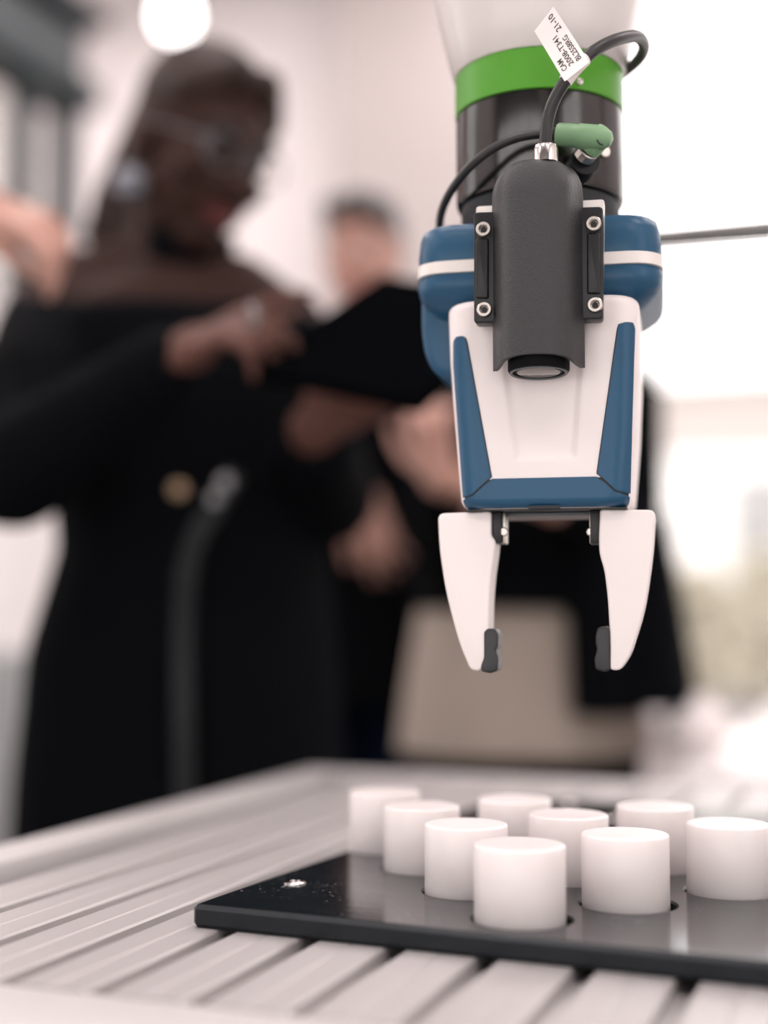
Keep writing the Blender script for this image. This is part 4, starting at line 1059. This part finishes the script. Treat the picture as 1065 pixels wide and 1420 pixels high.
H.build('hair', 'hair_black', mpers, base, 0.007, 2)
K = Flesh()
K.loft([((sx, MD + 0.04, zS + 0.0), 0.115, 0.085, 0), ((sx, MD + 0.04, zS - 0.06), 0.215, 0.12, 0), ((sx, MD + 0.04, zS - 0.25), 0.205, 0.135, 0), ((sx, MD + 0.04, 1.05), 0.18, 0.13, 0), ((sx, MD + 0.04, 0.80), 0.20, 0.145, 0)])
K.limb([shA, elA, elA.lerp(wrA, 0.95)], [0.078, 0.064, 0.046]); K.limb([shB, elB, elB.lerp(wrB, 0.9)], [0.078, 0.064, 0.046])
K.build('jacket', 'jacket_black', mpers, base, 0.009, 5)
K = Flesh()
for s in (-1, 1): K.limb([(sx + 0.085 * s, MD + 0.04, 0.9), (sx + 0.1 * s, MD + 0.02, 0.5), (sx + 0.1 * s, MD + 0.05, 0.10)], [0.115, 0.085, 0.07])
K.build('trousers', 'trousers_navy', mpers, base, 0.01, 4)
for s in (-1, 1): obj('shoe', box(sx + 0.105 * s - 0.05 - base.x, sx + 0.105 * s + 0.05 - base.x, -0.15, 0.12, 0, 0.09, 0.03, 3), 'shoe_black', mpers)

# ---- person behind the gripper, black jacket over beige tunic
TD = 2.30
base = at(742, 860, TD); base.z = 0
tp = empty('person', base); tag(tp, 'person in black jacket over beige tunic, standing behind the gripper', 'person')
hc = at(748, 385, TD); hm = head_matrix(math.radians(-20), math.radians(18), 0)
F = Flesh(); add_head(F, hc, hm); sx = base.x; zS = at(745, 500, TD).z
F.cap(hc + hm @ Vector((0, 0.03, -0.07)), (sx, TD + 0.04, zS), 0.05, 0.056)
F.loft([((sx, TD + 0.04, zS + 0.0), 0.09, 0.065, 0), ((sx, TD + 0.04, zS - 0.05), 0.165, 0.095, 0), ((sx, TD + 0.04, zS - 0.25), 0.155, 0.105, 0), ((sx, TD + 0.04, 0.98), 0.14, 0.1, 0), ((sx, TD + 0.04, 0.85), 0.165, 0.12, 0)])
shA, shB = Vector((sx - 0.155, TD + 0.04, zS - 0.06)), Vector((sx + 0.155, TD + 0.04, zS - 0.06))
elA = at(628, 760, TD - 0.05); wrA = at(612, 668, TD - 0.24)
elB = at(868, 740, TD - 0.02); wrB = at(760, 690, TD - 0.24)
F.limb([shA, elA, wrA], [0.055, 0.043, 0.028]); F.limb([shB, elB, wrB], [0.055, 0.043, 0.028])
add_hand(F, wrA, at(596, 600, TD - 0.25) - wrA, Vector((-0.4, -0.8, 0.2)), side=-1, curl=(0.7, 0.8, 0.9, 0.9))
add_hand(F, wrB, at(690, 670, TD - 0.28) - wrB, Vector((0, -0.8, 0.5)), side=1, curl=(0.6, 0.6, 0.6, 0.6))
for s in (-1, 1):
    F.limb([(sx + 0.085 * s, TD + 0.04, 0.86), (sx + 0.09 * s, TD + 0.02, 0.47), (sx + 0.09 * s, TD + 0.05, 0.09)], [0.085, 0.056, 0.037]); F.cap((sx + 0.09 * s, TD + 0.05, 0.07), (sx + 0.1 * s, TD - 0.1, 0.045), 0.036, 0.03)
F.build('body', 'skin_light', tp, base, 0.0065, 4); face_parts(tp, base, hc, hm, 'lips_pink')
H = Flesh(); HP = lambda x, y, z: hc + hm @ Vector((x, y, z))
H.ell(HP(0, 0.03, 0.052), (0.086, 0.095, 0.085), hm); H.ell(HP(0, 0.06, -0.01), (0.083, 0.07, 0.1), hm)
for px_, py_ in ((668, 470), (690, 480), (800, 470)):
    H.limb([at(720 if px_ < 745 else 778, 380, TD + 0.05), at(px_, py_, TD - 0.02), at(px_ - (40 if px_ < 700 else -5), 560, TD - 0.10), at(px_ - (62 if px_ < 700 else -5), 612, TD - 0.125)], [0.05, 0.04, 0.036, 0.018])
H.build('hair', 'hair_brown', tp, base, 0.007, 3)
K = Flesh()   # tunic
def tzz(y): return at(742, y, TD).z
K.loft([((sx, TD + 0.04, zS - 0.02), 0.12, 0.08, 0), ((sx, TD + 0.04, zS - 0.10), 0.17, 0.11, 0), ((sx, TD + 0.04, tzz(760)), 0.165, 0.12, 0), ((sx - 0.01, TD + 0.03, tzz(850)), 0.188, 0.14, 0), ((sx - 0.015, TD + 0.03, tzz(960)), 0.205, 0.155, 0), ((sx - 0.018, TD + 0.03, tzz(1045)), 0.215, 0.165, 0)])
K.build('tunic', 'cloth_beige', tp, base, 0.008, 4)
K = Flesh()   # jacket: closed above, right panel hangs lower
K.loft([((sx, TD + 0.04, zS + 0.0), 0.115, 0.08, 0), ((sx, TD + 0.035, zS - 0.055), 0.20, 0.125, 0), ((sx, TD + 0.03, tzz(700)), 0.195, 0.145, 0), ((sx, TD + 0.025, tzz(845)), 0.205, 0.162, 0)])
K.loft([((sx + 0.145, TD + 0.0, tzz(720)), 0.065, 0.165, 0.1), ((sx + 0.15, TD + 0.0, tzz(850)), 0.088, 0.18, 0.1), ((sx + 0.155, TD - 0.0, tzz(975)), 0.105, 0.19, 0.1)])
K.loft([((sx + 0.085, TD - 0.11, tzz(740)), 0.045, 0.045, 0), ((sx + 0.088, TD - 0.13, tzz(850)), 0.05, 0.045, 0), ((sx + 0.095, TD - 0.135, tzz(985)), 0.055, 0.045, 0)])
K.limb([shA, elA, elA.lerp(wrA, 0.85)], [0.073, 0.062, 0.046]); K.limb([shB, elB, elB.lerp(wrB, 0.8)], [0.073, 0.062, 0.046])
K.build('jacket', 'jacket_black', tp, base, 0.008, 5)
K = Flesh()
for s in (-1, 1): K.limb([(sx + 0.085 * s, TD + 0.04, 0.84), (sx + 0.09 * s, TD + 0.02, 0.47), (sx + 0.09 * s, TD + 0.05, 0.10)], [0.105, 0.078, 0.062])
K.build('trousers', 'jacket_black', tp, base, 0.01, 4)
for s in (-1, 1): obj('shoe', box(sx + 0.095 * s - 0.045 - base.x, sx + 0.095 * s + 0.045 - base.x, -0.14, 0.11, 0, 0.085, 0.03, 3), 'shoe_black', tp)

# ---- person at the left, only the pointing hand in view
LD = 1.50
base = Vector((-0.86, LD + 0.02, 0))
lp_ = empty('person', base); tag(lp_, 'person outside the left edge, only a raised pale hand visible', 'person')
sx = base.x; hm = head_matrix(math.radians(75), math.radians(8), 0); hc = Vector((sx + 0.02, LD, 1.66))
F = Flesh(); add_head(F, hc, hm); rot = math.radians(80)
F.cap(hc + hm @ Vector((0, 0.03, -0.07)), (sx, LD + 0.02, 1.47), 0.055, 0.062)
F.loft([((sx, LD + 0.02, 1.48), 0.10, 0.07, rot), ((sx, LD + 0.02, 1.41), 0.18, 0.10, rot), ((sx, LD + 0.02, 1.2), 0.17, 0.11, rot), ((sx, LD + 0.02, 1.0), 0.15, 0.11, rot), ((sx, LD + 0.02, 0.9), 0.165, 0.12, rot)])
shA = Vector((sx + 0.03, LD - 0.16, 1.41)); elA = Vector((sx + 0.16, LD - 0.16, 1.18)); wrA = at(-46, 280, LD - 0.02)
shB = Vector((sx - 0.03, LD + 0.19, 1.41)); elB = Vector((sx - 0.03, LD + 0.24, 1.12)); wrB = Vector((sx + 0.1, LD + 0.2, 0.92))
F.limb([shA, elA, wrA], [0.058, 0.045, 0.029]); F.limb([shB, elB, wrB], [0.058, 0.045, 0.029])
add_hand(F, wrA, at(62, 318, LD - 0.04) - wrA, Vector((0.25, -0.55, 0.8)), side=1, curl=(0.5, 0.75, 0.9, 1.0), thumb=(0.12, 0.9, -0.42), k=1.05)
add_hand(F, wrB, Vector((0.3, 0, -1)), Vector((0, 1, 0)), side=1)
for s in (-1, 1):
    F.limb([(sx, LD + 0.02 + 0.09 * s, 0.9), (sx, LD + 0.02 + 0.1 * s, 0.5), (sx - 0.02, LD + 0.02 + 0.1 * s, 0.09)], [0.09, 0.06, 0.04]); F.cap((sx - 0.02, LD + 0.02 + 0.1 * s, 0.07), (sx + 0.12, LD + 0.02 + 0.1 * s, 0.045), 0.038, 0.03)
F.build('body', 'skin_light', lp_, base, 0.0055, 3); face_parts(lp_, base, hc, hm, 'lips_pink')
H = Flesh(); HP = lambda x, y, z: hc + hm @ Vector((x, y, z))
H.ell(HP(0, 0.03, 0.055), (0.083, 0.095, 0.078), hm); H.ell(HP(0, 0.06, 0.01), (0.079, 0.068, 0.075), hm)
H.build('hair', 'hair_brown', lp_, base, 0.007, 2)
K = Flesh()
K.loft([((sx, LD + 0.02, 1.475), 0.11, 0.08, rot), ((sx, LD + 0.02, 1.41), 0.20, 0.115, rot), ((sx, LD + 0.02, 1.2), 0.19, 0.13, rot), ((sx, LD + 0.02, 1.0), 0.175, 0.13, rot), ((sx, LD + 0.02, 0.86), 0.185, 0.14, rot)])
K.limb([shA, elA, elA.lerp(wrA, 0.72)], [0.075, 0.06, 0.044]); K.limb([shB, elB, elB.lerp(wrB, 0.8)], [0.075, 0.06, 0.044])
K.build('shirt', 'cloth_white', lp_, base, 0.009, 5)
K = Flesh()
for s in (-1, 1): K.limb([(sx, LD + 0.02 + 0.085 * s, 0.88), (sx, LD + 0.02 + 0.1 * s, 0.5), (sx - 0.02, LD + 0.02 + 0.1 * s, 0.10)], [0.11, 0.082, 0.068])
K.build('trousers', 'trousers_navy', lp_, base, 0.01, 4)
for s in (-1, 1): obj('shoe', box(-0.12, 0.15, 0.1 * s - 0.05, 0.1 * s + 0.05, 0, 0.09, 0.03, 3), 'shoe_black', lp_)
